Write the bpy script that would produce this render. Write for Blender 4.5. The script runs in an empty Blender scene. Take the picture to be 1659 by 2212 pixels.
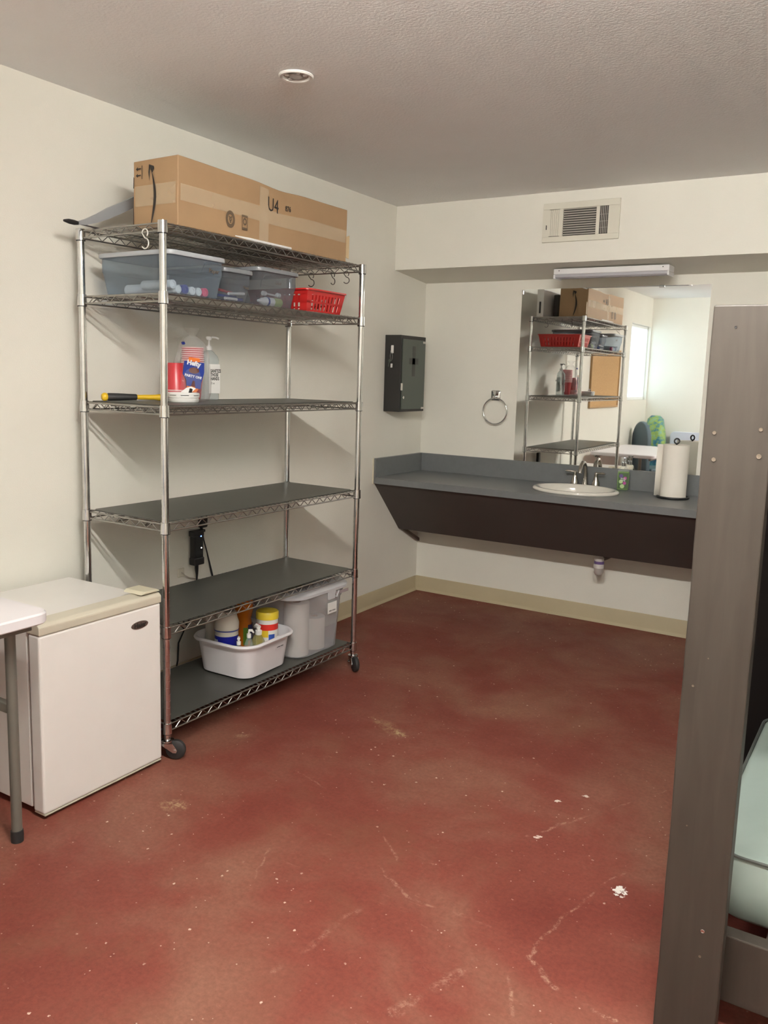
import bpy, bmesh, math, random
from mathutils import Vector, Matrix, noise
random.seed(7)
PI=math.pi
SC=bpy.context.scene; COL=SC.collection
sin,cos=math.sin,math.cos
# ------------------------------------------------------------------ materials
MATS={}
def _new(name):
    m=bpy.data.materials.new(name); m.use_nodes=True
    nt=m.node_tree; b=nt.nodes['Principled BSDF']; return m,nt,b
def noise_node(nt,scale,detail=4,rough=.6,coord='Object'):
    tc=nt.nodes.new('ShaderNodeTexCoord'); n=nt.nodes.new('ShaderNodeTexNoise')
    n.inputs['Scale'].default_value=scale; n.inputs['Detail'].default_value=detail; n.inputs['Roughness'].default_value=rough
    nt.links.new(tc.outputs[coord],n.inputs['Vector']); return n
def ramp(nt,src,stops):
    r=nt.nodes.new('ShaderNodeValToRGB'); e=r.color_ramp.elements
    e[0].position=stops[0][0]; e[0].color=(*stops[0][1],1)
    e[1].position=stops[-1][0]; e[1].color=(*stops[-1][1],1)
    for p,c in stops[1:-1]:
        k=e.new(p); k.color=(*c,1)
    nt.links.new(src,r.inputs[0]); return r
def mat(name,col,rough=.5,metal=0,bump=0,bscale=60,var=0,vscale=8,spec=.5,coat=0,emit=None,estr=0):
    if name in MATS: return MATS[name]
    m,nt,b=_new(name)
    b.inputs['Base Color'].default_value=(*col,1); b.inputs['Roughness'].default_value=rough
    b.inputs['Metallic'].default_value=metal; b.inputs['Specular IOR Level'].default_value=spec
    b.inputs['Coat Weight'].default_value=coat
    n=noise_node(nt,vscale)
    v=max(var,.015)
    r=ramp(nt,n.outputs['Fac'],[(.3,tuple(max(0,c*(1-v)) for c in col)),(.7,tuple(min(1,c*(1+v)) for c in col))])
    nt.links.new(r.outputs[0],b.inputs['Base Color'])
    if bump:
        n2=noise_node(nt,bscale,3); bp=nt.nodes.new('ShaderNodeBump'); bp.inputs['Strength'].default_value=bump
        bp.inputs['Distance'].default_value=.002
        nt.links.new(n2.outputs['Fac'],bp.inputs['Height']); nt.links.new(bp.outputs[0],b.inputs['Normal'])
    if emit:
        b.inputs['Emission Color'].default_value=(*emit,1); b.inputs['Emission Strength'].default_value=estr
    MATS[name]=m; return m
def clear(name,col,fac,rough=.2,tint=(1,1,1)):
    """thin see-through plastic: part transparent, part plastic surface"""
    if name in MATS: return MATS[name]
    m,nt,b=_new(name)
    b.inputs['Base Color'].default_value=(*col,1); b.inputs['Roughness'].default_value=rough
    n=noise_node(nt,14); r=ramp(nt,n.outputs['Fac'],[(.3,tuple(c*.95 for c in col)),(.7,col)]); nt.links.new(r.outputs[0],b.inputs['Base Color'])
    t=nt.nodes.new('ShaderNodeBsdfTransparent'); t.inputs[0].default_value=(*tint,1)
    mx=nt.nodes.new('ShaderNodeMixShader'); 
    lw=nt.nodes.new('ShaderNodeLayerWeight'); lw.inputs[0].default_value=.25
    mr=nt.nodes.new('ShaderNodeMapRange'); mr.inputs['To Min'].default_value=fac; mr.inputs['To Max'].default_value=min(1,fac+.28)
    nt.links.new(lw.outputs['Facing'],mr.inputs['Value']); nt.links.new(mr.outputs[0],mx.inputs[0])
    nt.links.new(t.outputs[0],mx.inputs[1]); nt.links.new(b.outputs[0],mx.inputs[2])
    nt.links.new(mx.outputs[0],nt.nodes['Material Output'].inputs[0])
    MATS[name]=m; return m
# ------------------------------------------------------------------ mesh builder
class MB:
    def __init__(s): s.bm=bmesh.new()
    def box(s,x0,x1,y0,y1,z0,z1,bev=0,seg=2):
        r=bmesh.ops.create_cube(s.bm,size=1); v=r['verts']
        for p in v:
            p.co=Vector(((x0+x1)/2+p.co.x*(x1-x0),(y0+y1)/2+p.co.y*(y1-y0),(z0+z1)/2+p.co.z*(z1-z0)))
        if bev:
            e=list({e for p in v for e in p.link_edges})
            bmesh.ops.bevel(s.bm,geom=e,offset=bev,segments=seg,affect='EDGES',profile=.5)
        return s
    def cyl(s,p,q,r,r2=None,n=16,cap=True):
        p=Vector(p);q=Vector(q);d=q-p;L=d.length
        if L<1e-7: return s
        M=Matrix.Translation((p+q)/2)@d.to_track_quat('Z','Y').to_matrix().to_4x4()
        bmesh.ops.create_cone(s.bm,cap_ends=cap,segments=n,radius1=r,radius2=r if r2 is None else r2,depth=L,matrix=M); return s
    def sph(s,c,r,sc=(1,1,1),n=14):
        M=Matrix.Translation(c)@Matrix.Diagonal((*sc,1))
        bmesh.ops.create_uvsphere(s.bm,u_segments=n,v_segments=max(6,n//2),radius=r,matrix=M); return s
    def tube(s,pts,r,n=6,closed=False,rads=None):
        pts=[Vector(p) for p in pts]; N=len(pts); rings=[]; up=None
        for i,p in enumerate(pts):
            if closed: t=(pts[(i+1)%N]-pts[i-1])
            else: t=pts[min(i+1,N-1)]-pts[max(i-1,0)]
            t.normalize()
            if up is None:
                up=Vector((0,0,1)) if abs(t.z)<.9 else Vector((1,0,0))
            a=up-t*up.dot(t)
            if a.length<1e-4: a=t.orthogonal()
            a.normalize(); up=a; b=t.cross(a); rr=rads[i] if rads else r
            rings.append([s.bm.verts.new(p+a*cos(2*PI*k/n)*rr+b*sin(2*PI*k/n)*rr) for k in range(n)])
        for i in range(N if closed else N-1):
            A=rings[i];B=rings[(i+1)%N]
            for k in range(n): s.bm.faces.new((A[k],A[(k+1)%n],B[(k+1)%n],B[k]))
        if not closed:
            s.bm.faces.new(rings[0][::-1]); s.bm.faces.new(rings[-1])
        return s
    def lathe(s,prof,c=(0,0,0),n=28,axis='Z',sx=1,sy=1):
        c=Vector(c); rings=[]
        def P(r,z,a):
            x,y=r*cos(a)*sx,r*sin(a)*sy
            if axis=='Z': return c+Vector((x,y,z))
            if axis=='X': return c+Vector((z,x,y))
            return c+Vector((x,z,y))
        for r,z in prof:
            if r<1e-6: rings.append([s.bm.verts.new(P(0,z,0))])
            else: rings.append([s.bm.verts.new(P(r,z,2*PI*k/n)) for k in range(n)])
        for A,B in zip(rings,rings[1:]):
            for k in range(n):
                k2=(k+1)%n
                if len(A)==1 and len(B)==1: continue
                if len(A)==1: s.bm.faces.new((A[0],B[k2],B[k]))
                elif len(B)==1: s.bm.faces.new((A[k],A[k2],B[0]))
                else: s.bm.faces.new((A[k],A[k2],B[k2],B[k]))
        for R_,f in ((rings[0],1),(rings[-1],0)):
            if len(R_)>2 and not s._samering(rings): s.bm.faces.new(R_[::-1] if f else R_)
        return s
    def _samering(s,rings):
        return len(rings[0])>1 and len(rings[-1])>1 and (rings[0][0].co-rings[-1][0].co).length<1e-6
    def loft(s,rings,n=5,cap0=True,cap1=True,M=None):
        """rings: (cx,cy,hx,hy,r,z) rounded rectangles"""
        R=[]
        for cx,cy,hx,hy,r,z in rings:
            r=min(r,hx*.999,hy*.999); L=[]
            for qx,qy,a0 in ((1,1,0),(-1,1,PI/2),(-1,-1,PI),(1,-1,1.5*PI)):
                for k in range(n+1):
                    a=a0+PI/2*k/n
                    p=Vector((cx+qx*(hx-r)+r*cos(a),cy+qy*(hy-r)+r*sin(a),z))
                    L.append(s.bm.verts.new(M@p if M else p))
            R.append(L)
        m=len(R[0])
        for A,B in zip(R,R[1:]):
            for k in range(m): s.bm.faces.new((A[k],A[(k+1)%m],B[(k+1)%m],B[k]))
        if cap0: s.bm.faces.new(R[0][::-1])
        if cap1: s.bm.faces.new(R[-1])
        return s
    def prism(s,poly,axis,lo,hi):
        def P(a,b,c):
            return {'X':(c,a,b),'Y':(a,c,b),'Z':(a,b,c)}[axis]
        A=[s.bm.verts.new(P(a,b,lo)) for a,b in poly]; B=[s.bm.verts.new(P(a,b,hi)) for a,b in poly]
        n=len(poly)
        for k in range(n): s.bm.faces.new((A[k],A[(k+1)%n],B[(k+1)%n],B[k]))
        s.bm.faces.new(A[::-1]); s.bm.faces.new(B); return s
    def xf(s,M): bmesh.ops.transform(s.bm,matrix=M,verts=s.bm.verts[:]); return s
    def build(s,name,m,parent=None,smooth=False,bevel=0,sub=0,label=None,ang=40):
        bmesh.ops.recalc_face_normals(s.bm,faces=s.bm.faces[:])
        me=bpy.data.meshes.new(name); s.bm.to_mesh(me); s.bm.free()
        me.materials.append(m)
        if smooth:
            me.polygons.foreach_set('use_smooth',[True]*len(me.polygons))
            try: me.set_sharp_from_angle(angle=math.radians(ang))
            except Exception: pass
        o=bpy.data.objects.new(name,me); COL.objects.link(o)
        if parent: o.parent=parent
        if bevel:
            b=o.modifiers.new('bevel','BEVEL'); b.width=bevel; b.segments=2; b.limit_method='ANGLE'
        if sub:
            d=o.modifiers.new('sub','SUBSURF'); d.levels=sub; d.render_levels=sub
        if label: o['label']=label
        return o
def tag(o,label,cat,group=None):
    o['label']=label; o['category']=cat
    if group: o['group']=group
    return o
def struct(o): o['kind']='structure'; return o
def thing(name,label,cat,loc=(0,0,0),rot=(0,0,0),group=None):
    o=bpy.data.objects.new(name,None); COL.objects.link(o); o.location=loc; o.rotation_euler=rot
    o.empty_display_size=.05
    return tag(o,label,cat,group)
def kids(o): return [c for c in bpy.data.objects if c.parent==o]
def dup(o,parent=None):
    c=o.copy(); COL.objects.link(c)
    if parent: c.parent=parent
    for k in kids(o): dup(k,c)
    return c
def text(s,size,m,parent,loc,rot,name='lettering',sx=1,ext=.0003,align='CENTER',bold=0):
    cu=bpy.data.curves.new('t','FONT'); cu.body=s; cu.size=size; cu.extrude=ext; cu.align_x=align; cu.align_y='CENTER'
    cu.offset=bold; cu.resolution_u=2; cu.space_line=.85
    ob=bpy.data.objects.new('t',cu); COL.objects.link(ob)
    dg=bpy.context.evaluated_depsgraph_get(); dg.update()
    me=bpy.data.meshes.new_from_object(ob.evaluated_get(dg)); bpy.data.objects.remove(ob)
    me.transform(Matrix.Diagonal((sx,1,1,1)))
    o=bpy.data.objects.new(name,me); COL.objects.link(o); me.materials.clear(); me.materials.append(m)
    o.location=loc; o.rotation_euler=rot
    if parent: o.parent=parent
    return o
FX=(PI/2,0,PI/2)      # text reading on a face that looks towards +x
FY=(PI/2,0,0)         # text on a face that looks towards -y
# ------------------------------------------------------------------ room constants (metres)
H=2.415; DS=.393; ZSF=2.047; ZSB=2.009; RX=5.0; RY=-5.58; BBH=.098
W_Y0,W_Y1,W_Z0,W_Z1=-5.56,-4.75,1.22,2.08
# ---- wall paint with orange peel
def wallmat(name,col,bs=.25,sc=230,marks=False):
    m,nt,b=_new(name); b.inputs['Roughness'].default_value=.62; b.inputs['Specular IOR Level'].default_value=.35
    n=noise_node(nt,1.6,6,.6); r=ramp(nt,n.outputs['Fac'],[(.3,tuple(c*.955 for c in col)),(.62,col),(.8,tuple(min(1,c*1.02) for c in col))])
    nt.links.new(r.outputs[0],b.inputs['Base Color'])
    n2=noise_node(nt,sc,3,.5); bp=nt.nodes.new('ShaderNodeBump'); bp.inputs['Strength'].default_value=bs; bp.inputs['Distance'].default_value=.003
    nt.links.new(n2.outputs['Fac'],bp.inputs['Height']); nt.links.new(bp.outputs[0],b.inputs['Normal'])
    return m
WALL=wallmat('cream wall paint',(.77,.75,.67))
SOFF=wallmat('soffit paint',(.77,.75,.67),.2)
CEIL=wallmat('textured ceiling paint',(.88,.88,.875),.5,110)
# ---- red painted concrete
STROKES=[(2.033,-3.007,2.119,-3.075,.007,.62),(2.119,-3.075,2.276,-3.101,.007,.70),(2.033,-3.007,2.063,-2.752,.005,.42),(2.063,-2.752,2.124,-2.499,.004,.30),
 (1.853,-3.359,1.940,-3.080,.014,.30),(2.023,-3.102,2.092,-3.235,.006,.45),(1.821,-2.489,1.927,-2.268,.006,.50),(1.927,-2.268,2.115,-1.928,.003,.30),
 (1.520,-2.885,1.665,-2.973,.006,.38),(1.665,-2.973,1.907,-2.953,.006,.28),(1.544,-3.406,1.582,-3.079,.010,.28),(1.655,-1.990,1.698,-2.029,.005,.6),
 (1.45,-2.75,1.55,-2.83,.004,.4),(.95,-2.55,1.12,-2.60,.003,.3),(1.2,-3.0,1.26,-3.15,.004,.3),(1.75,-1.6,1.83,-1.52,.003,.35)]
def floormat():
    m,nt,b=_new('red painted concrete'); L=nt.links
    tc=nt.nodes.new('ShaderNodeTexCoord')
    def nz(sc,det=5,ro=.6,dist=0,vec=None):
        n=nt.nodes.new('ShaderNodeTexNoise'); n.inputs['Scale'].default_value=sc; n.inputs['Detail'].default_value=det
        n.inputs['Roughness'].default_value=ro; n.inputs['Distortion'].default_value=dist
        L.new(vec or tc.outputs['Object'],n.inputs['Vector']); return n
    def mix(a,bcol,fac,mode='MIX'):
        x=nt.nodes.new('ShaderNodeMix'); x.data_type='RGBA'; x.blend_type=mode
        if isinstance(a,tuple): x.inputs[6].default_value=(*a,1)
        else: L.new(a,x.inputs[6])
        if isinstance(bcol,tuple): x.inputs[7].default_value=(*bcol,1)
        else: L.new(bcol,x.inputs[7])
        if isinstance(fac,float): x.inputs[0].default_value=fac
        else: L.new(fac,x.inputs[0])
        return x.outputs[2]
    def math_(op,a,c,clamp=False):
        x=nt.nodes.new('ShaderNodeMath'); x.operation=op; x.use_clamp=clamp
        for i,v in enumerate((a,c)):
            if isinstance(v,(int,float)): x.inputs[i].default_value=v
            else: L.new(v,x.inputs[i])
        return x.outputs[0]
    def rmp(src,lo,hi):
        x=nt.nodes.new('ShaderNodeMapRange'); x.interpolation_type='SMOOTHSTEP'
        x.inputs['From Min'].default_value=lo; x.inputs['From Max'].default_value=hi; L.new(src,x.inputs['Value']); return x.outputs[0]
    big=nz(1.7,9,.62,.4)
    c=ramp(nt,big.outputs['Fac'],[(.30,(.145,.032,.023)),(.46,(.178,.047,.033)),(.58,(.205,.078,.053)),(.74,(.240,.112,.076))]).outputs[0]
    fine=ramp(nt,nz(75,6,.75).outputs['Fac'],[(.3,(.80,.80,.80)),(.7,(1.18,1.18,1.18))]).outputs[0]
    c=mix(c,fine,1.0,'MULTIPLY')
    # dull olive-brown worn patches
    c=mix(c,(.19,.085,.050),math_('MULTIPLY',rmp(nz(2.3,8,.72).outputs['Fac'],.50,.72),.50))
    # pale scuffs, stretched two ways
    for rz,th,sc in ((.9,.585,10),(-.5,.60,13)):
        mp=nt.nodes.new('ShaderNodeMapping'); mp.inputs['Rotation'].default_value=(0,0,rz); mp.inputs['Scale'].default_value=(1,3.6,1)
        L.new(tc.outputs['Object'],mp.inputs['Vector'])
        k=math_('MULTIPLY',rmp(nz(sc,10,.82,.5,mp.outputs[0]).outputs['Fac'],th,th+.12),rmp(nz(1.9+rz,4,.6).outputs['Fac'],.46,.62))
        c=mix(c,(.46,.25,.17),math_('MULTIPLY',k,.55))
    # small paint specks, a few cells only
    for sc,th,sel,amt in ((22,.085,.72,.9),(55,.12,.86,.6)):
        vo=nt.nodes.new('ShaderNodeTexVoronoi'); vo.inputs['Scale'].default_value=sc; L.new(tc.outputs['Object'],vo.inputs['Vector'])
        wv=nz(190,4,.7); dd=math_('ADD',vo.outputs['Distance'],math_('MULTIPLY',math_('SUBTRACT',wv.outputs['Fac'],.5),.22))
        sepc=nt.nodes.new('ShaderNodeSeparateColor'); L.new(vo.outputs['Color'],sepc.inputs[0])
        sp=math_('MULTIPLY',math_('LESS_THAN',dd,th),math_('GREATER_THAN',sepc.outputs[0],sel))
        sp=math_('MULTIPLY',sp,rmp(nz(1.6,5,.7).outputs['Fac'],.40,.50))
        c=mix(c,(.60,.47,.38),math_('MULTIPLY',sp,amt))
    sx=nt.nodes.new('ShaderNodeSeparateXYZ'); L.new(tc.outputs['Object'],sx.inputs[0])
    edge=nz(28,8,.85); blob=nz(75,4,.6); brk2=rmp(nz(7,5,.6).outputs['Fac'],.40,.56); brk=rmp(nz(42,9,.88).outputs['Fac'],.46,.58); wob=nz(9,3,.6); wob2=nz(11,3,.6)
    X=math_('ADD',sx.outputs[0],math_('MULTIPLY',math_('SUBTRACT',wob.outputs['Fac'],.5),.05))
    Y=math_('ADD',sx.outputs[1],math_('MULTIPLY',math_('SUBTRACT',wob2.outputs['Fac'],.5),.05))
    # round-ish marks: (x,y,rx,ry,angle,strength,colour)
    marks=[(2.146,-2.607,.018,.026,.3,1.5,(.80,.76,.70)),(1.846,-2.472,.014,.008,.9,1.5,(.66,.55,.48)),(1.819,-2.214,.011,.009,.9,1.5,(.66,.57,.50)),(1.888,-2.127,.010,.009,.9,1.5,(.62,.52,.46)),
      (.777,-2.975,.07,.05,.4,.8,(.46,.33,.19)),(1.03,-2.03,.17,.05,-.45,.62,(.36,.26,.14)),(1.10,-2.06,.06,.02,-.6,.9,(.50,.40,.22)),
      (.60,-2.44,.06,.03,.9,.6,(.44,.30,.20)),(1.35,-1.6,.22,.10,.4,.30,(.30,.17,.10))]
    for (mx_,my_,rx,ry,an,st,cc) in marks:
        xs,ys=(sx.outputs[0],sx.outputs[1])
        dx=math_('SUBTRACT',xs,mx_); dy=math_('SUBTRACT',ys,my_)
        u=math_('DIVIDE',math_('ADD',math_('MULTIPLY',dx,cos(an)),math_('MULTIPLY',dy,sin(an))),rx)
        v=math_('DIVIDE',math_('SUBTRACT',math_('MULTIPLY',dy,cos(an)),math_('MULTIPLY',dx,sin(an))),ry)
        r2=math_('ADD',math_('MULTIPLY',u,u),math_('MULTIPLY',v,v))
        k=rmp(math_('SUBTRACT',math_('MULTIPLY',edge.outputs['Fac'],2.1),r2),.35,1.0) if st<1.4 else rmp(math_('SUBTRACT',math_('MULTIPLY',blob.outputs['Fac'],5.0),math_('MULTIPLY',r2,.7)),1.75,2.1)
        if st<1.4: k=math_('MULTIPLY',k,brk)
        c=mix(c,cc,math_('MULTIPLY',k,min(st,1.)))
    # long scratches: (x0,y0,x1,y1,half width,strength)
    for (ax,ay,bx,by,wd,st) in STROKES:
        ll=math.hypot(bx-ax,by-ay); ux,uy=(bx-ax)/ll,(by-ay)/ll
        dx=math_('SUBTRACT',X,ax); dy=math_('SUBTRACT',Y,ay)
        t_=math_('ADD',math_('MULTIPLY',dx,ux),math_('MULTIPLY',dy,uy)); d_=math_('ABSOLUTE',math_('SUBTRACT',math_('MULTIPLY',dy,ux),math_('MULTIPLY',dx,uy)),0)
        e_=math_('MAXIMUM',math_('MULTIPLY',t_,-1),math_('SUBTRACT',t_,ll)); e_=math_('MAXIMUM',e_,0.)
        dd=math_('ADD',d_,e_)
        k=rmp(math_('SUBTRACT',wd,dd),-wd*.4,wd*.8)
        c=mix(c,(.56,.38,.27),math_('MULTIPLY',math_('MULTIPLY',k,math_('MULTIPLY',brk,brk2)),st))
    L.new(c,b.inputs['Base Color'])
    ro=nt.nodes.new('ShaderNodeMapRange'); ro.inputs['To Min'].default_value=.45; ro.inputs['To Max'].default_value=.7
    L.new(nz(7,5).outputs['Fac'],ro.inputs['Value']); L.new(ro.outputs[0],b.inputs['Roughness'])
    bp=nt.nodes.new('ShaderNodeBump'); bp.inputs['Strength'].default_value=.18; bp.inputs['Distance'].default_value=.004
    L.new(nz(55,5,.6).outputs['Fac'],bp.inputs['Height']); L.new(bp.outputs[0],b.inputs['Normal'])
    b.inputs['Specular IOR Level'].default_value=.22
    return m
FLOOR=floormat()
# ------------------------------------------------------------------ room shell
t=.12
struct(MB().box(-t,RX+t,RY-t,t,-.1,0).build('floor',FLOOR))
struct(MB().box(-t,RX+t,RY-t,t,H,H+.1).build('ceiling',CEIL))
struct(MB().box(-t,RX+t,0,t,0,H).build('wall_back',WALL))
w=MB(); w.box(-.22,0,RY-t,W_Y0,0,H); w.box(-.22,0,W_Y1,0,0,H); w.box(-.22,0,W_Y0,W_Y1,0,W_Z0); w.box(-.22,0,W_Y0,W_Y1,W_Z1,H)
struct(w.build('wall_left',WALL))
struct(MB().box(0,RX+t,RY-t,RY,0,H).build('wall_rear',WALL))
struct(MB().box(RX,RX+t,RY,0,0,H).build('wall_right',WALL))
struct(MB().prism([(-DS,ZSF),(-.0005,ZSB),(-.0005,H-.0005),(-DS,H-.0005)],'X',.0005,RX-.0005).build('trim_1',SOFF))
BB=mat('tan baseboard vinyl',(.47,.40,.26),.55,var=.05,vscale=3)
def bb(name,pts):   # cove profile
    prof=[(0,0),(.016,0),(.014,.005),(.008,.012),(.006,.02),(.006,BBH-.004),(.004,BBH),(0,BBH)]
    return prof
struct(MB().prism([(-a,z+.0005) for a,z in bb('',0)],'X',.0005,RX-.001).build('baseboard_back',BB,smooth=True))
struct(MB().prism([(a+.0004,z+.0005) for a,z in bb('',0)],'Y',RY+.001,-.017).build('baseboard_left',BB,smooth=True))
struct(MB().prism([(RY+a,z+.0005) for a,z in bb('',0)],'X',.02,RX-.001).build('baseboard_rear',BB,smooth=True))
WHT=mat('white window frame',(.8,.8,.78),.4)
wf=MB()
for y0,y1,z0,z1 in ((W_Y0,W_Y1,W_Z0,W_Z0+.035),(W_Y0,W_Y1,W_Z1-.035,W_Z1),(W_Y0,W_Y0+.014,W_Z0,W_Z1),(W_Y1-.035,W_Y1,W_Z0,W_Z1)):
    wf.box(-.075,-.035,y0+.001,y1-.001,z0+.001,z1-.001)
W=struct(wf.build('window_1',WHT,bevel=.003))
MB().box(-.058,-.054,W_Y0+.03,W_Y1-.03,W_Z0+.03,W_Z1-.03).build('pane',clear('window glass',(.9,.95,.95),.04,.02),W)
# ------------------------------------------------------------------ shelving unit
CHROME=mat('bright chrome',(.66,.66,.66),.10,1,var=.08,vscale=30)
ZINC=mat('zinc wire',(.38,.37,.345),.30,1,var=.1,vscale=25)
LINER=mat('grey plastic shelf liner',(.058,.058,.050),.42,bump=.08,bscale=20,var=.12,vscale=4)
BLK=mat('black plastic',(.012,.012,.013),.4)
RUB=mat('black rubber',(.015,.014,.014),.6)
SX,SY,SR,SD,SL=.0835,-2.739,-.0181,.4255,1.194
ZL=[1.8752,1.6428,1.2564,.8442,.463,.0982]
DZ=.037
unit=thing('wire_shelving_unit','tall six-tier chrome wire shelving unit on casters against the left wall','shelving unit',(SX,SY,0),(0,0,SR))
PX=[(0,0),(SD,0),(0,SL),(SD,SL)]
PR=.0127
for px,py in PX:
    b=MB(); b.cyl((px,py,.075),(px,py,1.905),PR,n=20)
    z=.12
    while z<1.86:                                   # height grooves
        b.cyl((px,py,z),(px,py,z+.0022),PR+.0006,n=20); z+=.0254
    p=b.build('post',CHROME,unit,smooth=True)
    MB().lathe([(0,1.9175),(.008,1.917),(.0135,1.912),(.0135,1.900),(PR,1.900)],(px,py,0),20).build('post_cap',mat('grey cap',(.05,.05,.05),.4),p,smooth=True)
def zig(b,p,q,h,step,r):
    p=Vector(p);q=Vector(q);L=(q-p).length;n=max(2,int(L/step)); n-=n%2; pts=[]
    for i in range(n+1):
        a=p.lerp(q,i/n); a.z+=h if i%2 else 0; pts.append(a)
    b.tube(pts,r,5)
for i,z in enumerate(ZL):
    b=MB(); zt=z+DZ-.004; zb=z+.008; e=.020
    # edge trusses: top rod, bottom rod and zigzag
    for (a,c) in (((e,0),(SD-e,0)),((e,SL),(SD-e,SL)),((0,e),(0,SL-e)),((SD,e),(SD,SL-e))):
        b.cyl((*a,zt),(*c,zt),.0032,n=8); b.cyl((*a,zb),(*c,zb),.0032,n=8)
        d=Vector((c[0]-a[0],c[1]-a[1],0)).normalized()*.02
        zig(b,(a[0]+d.x,a[1]+d.y,zb+.001),(c[0]-d.x,c[1]-d.y,zb+.001),zt-zb-.002,.0275,.0022)
    for k in (1,2):                                # inner long trusses
        x=SD*k/3; b.cyl((x,.004,zt-.006),(x,SL-.004,zt-.006),.0026,n=6); b.cyl((x,.03,zb),(x,SL-.03,zb),.0026,n=6)
        zig(b,(x,.03,zb),(x,SL-.03,zb),zt-zb-.006,.034,.0017)
    y=.022
    while y<SL-.015:                                # deck wires
        b.cyl((0,y,zt+.003),(SD,y,zt+.003),.0019,n=5); y+=.0255
    sh=b.build('wire_shelf',ZINC,unit,smooth=True)
    for px,py in PX:
        MB().lathe([(PR,z),(.0178,z),(.0166,z+.04),(PR,z+.04)],(px,py,0),20).build('collar',CHROME,sh,smooth=True)
        MB().lathe([(PR,z-.0025),(.0165,z-.0025),(.0165,z),(PR,z)],(px,py,0),20).build('sleeve',BLK,sh,smooth=True)
    if i>=2:
        g=.012
        MB().prism([(g+.02,g),(SD-g-.02,g),(SD-g,g+.02),(SD-g,SL-g-.02),(SD-g-.02,SL-g),(g+.02,SL-g),(g,SL-g-.02),(g,g+.02)],'Z',z+DZ+.0012,z+DZ+.0035).build('shelf_liner',LINER,sh)
DECK=[z+DZ+(.0036 if i>=2 else .0012) for i,z in enumerate(ZL)]
def caster(px,py,ang,brake):
    c=MB().cyl((px,py,.06),(px,py,.082),.010).lathe([(.0,.066),(.02,.066),(.024,.070),(.024,.075),(.012,.079),(0,.079)],(px,py,0),20).build('caster',CHROME,unit,smooth=True)
    M=Matrix.Translation((px,py,0))@Matrix.Rotation(ang,4,'Z')
    f=MB()
    for s in (-1,1):
        f.prism([(-.016,.068),(.022,.068),(.040,.040),(.036,.030),(.024,.030),(-.016,.058)],'Y',s*.0175-.0012,s*.0175+.0012)
    f.box(-.016,.022,-.0187,.0187,.064,.068); f.cyl((.031,-.021,.038),(.031,.021,.038),.005,n=10)
    f.xf(M).build('fork',CHROME,c)
    MB().lathe([(.006,-.012),(.030,-.012),(.036,-.008),(.038,0),(.036,.008),(.030,.012),(.006,.012)],(.031,0,.038),28,axis='Y').xf(M).build('wheel',RUB,c,smooth=True)
    if brake:
        MB().tube([(-.012,0,.066),(-.03,0,.062),(-.042,0,.045),(-.046,0,.03)],.005,8).sph((-.047,0,.026),.010).xf(M).build('brake_lever',CHROME,c,smooth=True)
caster(SD,0,.57,False); caster(SD,SL,-.6,True); caster(0,0,.6,False); caster(0,SL,1.4,False)
# S hooks
HOOK=mat('hook wire',(.74,.72,.68),.3,.3)
def hook(loc,rz,s,label,m=HOOK):
    pts=[]
    r=.012*s
    for k in range(13): a=PI*(-.25+1.25*k/12); pts.append((r*cos(a),0,-r+r*sin(a)+.004))
    for k in range(13): a=PI*(.0)+PI*1.3*k/12; pts.append((r*.0+r*1.25*sin(a-PI*.0)*1.0*(1) if 0 else r*1.25*cos(PI*.5-a),0,-2*r-r*1.25+r*1.25*cos(a)+.001))
    o=MB().tube(pts,.0022,8).build('s_hook',m,smooth=True); o.location=loc; o.rotation_euler=(0,0,rz)
    return tag(o,label,'hook','S hooks on the top tier of the shelving')
DK=mat('dark hook wire',(.22,.21,.2),.35,1)
zr=ZL[0]+.008+.0035
hook((.437,-2.7585,zr),0.0,1.15,'silver S hook on the near side rail of the top shelf beside the front post',HOOK)
hook((.233,-1.5405,zr),0.15,1.1,'dark S hook above the red basket, leftmost of three on the far rail',DK)
hook((.360,-1.5425,zr),1.45,1.0,'dark S hook seen edge-on, middle of three on the far rail',DK)
hook((.437,-1.544,zr),.75,.95,'dark S hook nearest the far front post, rightmost of three on the far rail',DK)
# ------------------------------------------------------------------ big carton on top
CARD=mat('brown cardboard',(.33,.208,.110),.75,bump=.15,bscale=12,var=.07,vscale=5)
INK=mat('black print',(.02,.016,.013),.7)
INK2=mat('faded print',(.11,.075,.045),.7)
TAPE=clear('clear packing tape',(.72,.58,.40),.35,.12)
bz=DECK[0]; BX0,BX1,BY0,BY1,BH=.276,.501,-2.664,-1.660,.232
carton=thing('cardboard_box','long brown cardboard carton marked U4 lying on top of the wire shelving','box',((BX0+BX1)/2,BY0,bz),(0,0,-.012))
hx=(BX1-BX0)/2; BL=BY1-BY0
b=MB(); nx,ny,nz_=6,24,7; grid={}
def bump(p):
    q=Vector(p); d=noise.noise_vector(q*4.2)*.006; 
    f=q.z/BH; q2=q+Vector((d.x,d.y*.4,d.z*.8 if f>.5 else 0))
    q2.z-= (.010*(q.y/BL) + .010*math.exp(-((q.y-.55)/.12)**2) )*f
    return q2
vs={}
def V(i,j,k):
    if (i,j,k) not in vs:
        vs[(i,j,k)]=b.bm.verts.new(bump((-hx+2*hx*i/nx,BL*j/ny,BH*k/nz_)))
    return vs[(i,j,k)]
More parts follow.
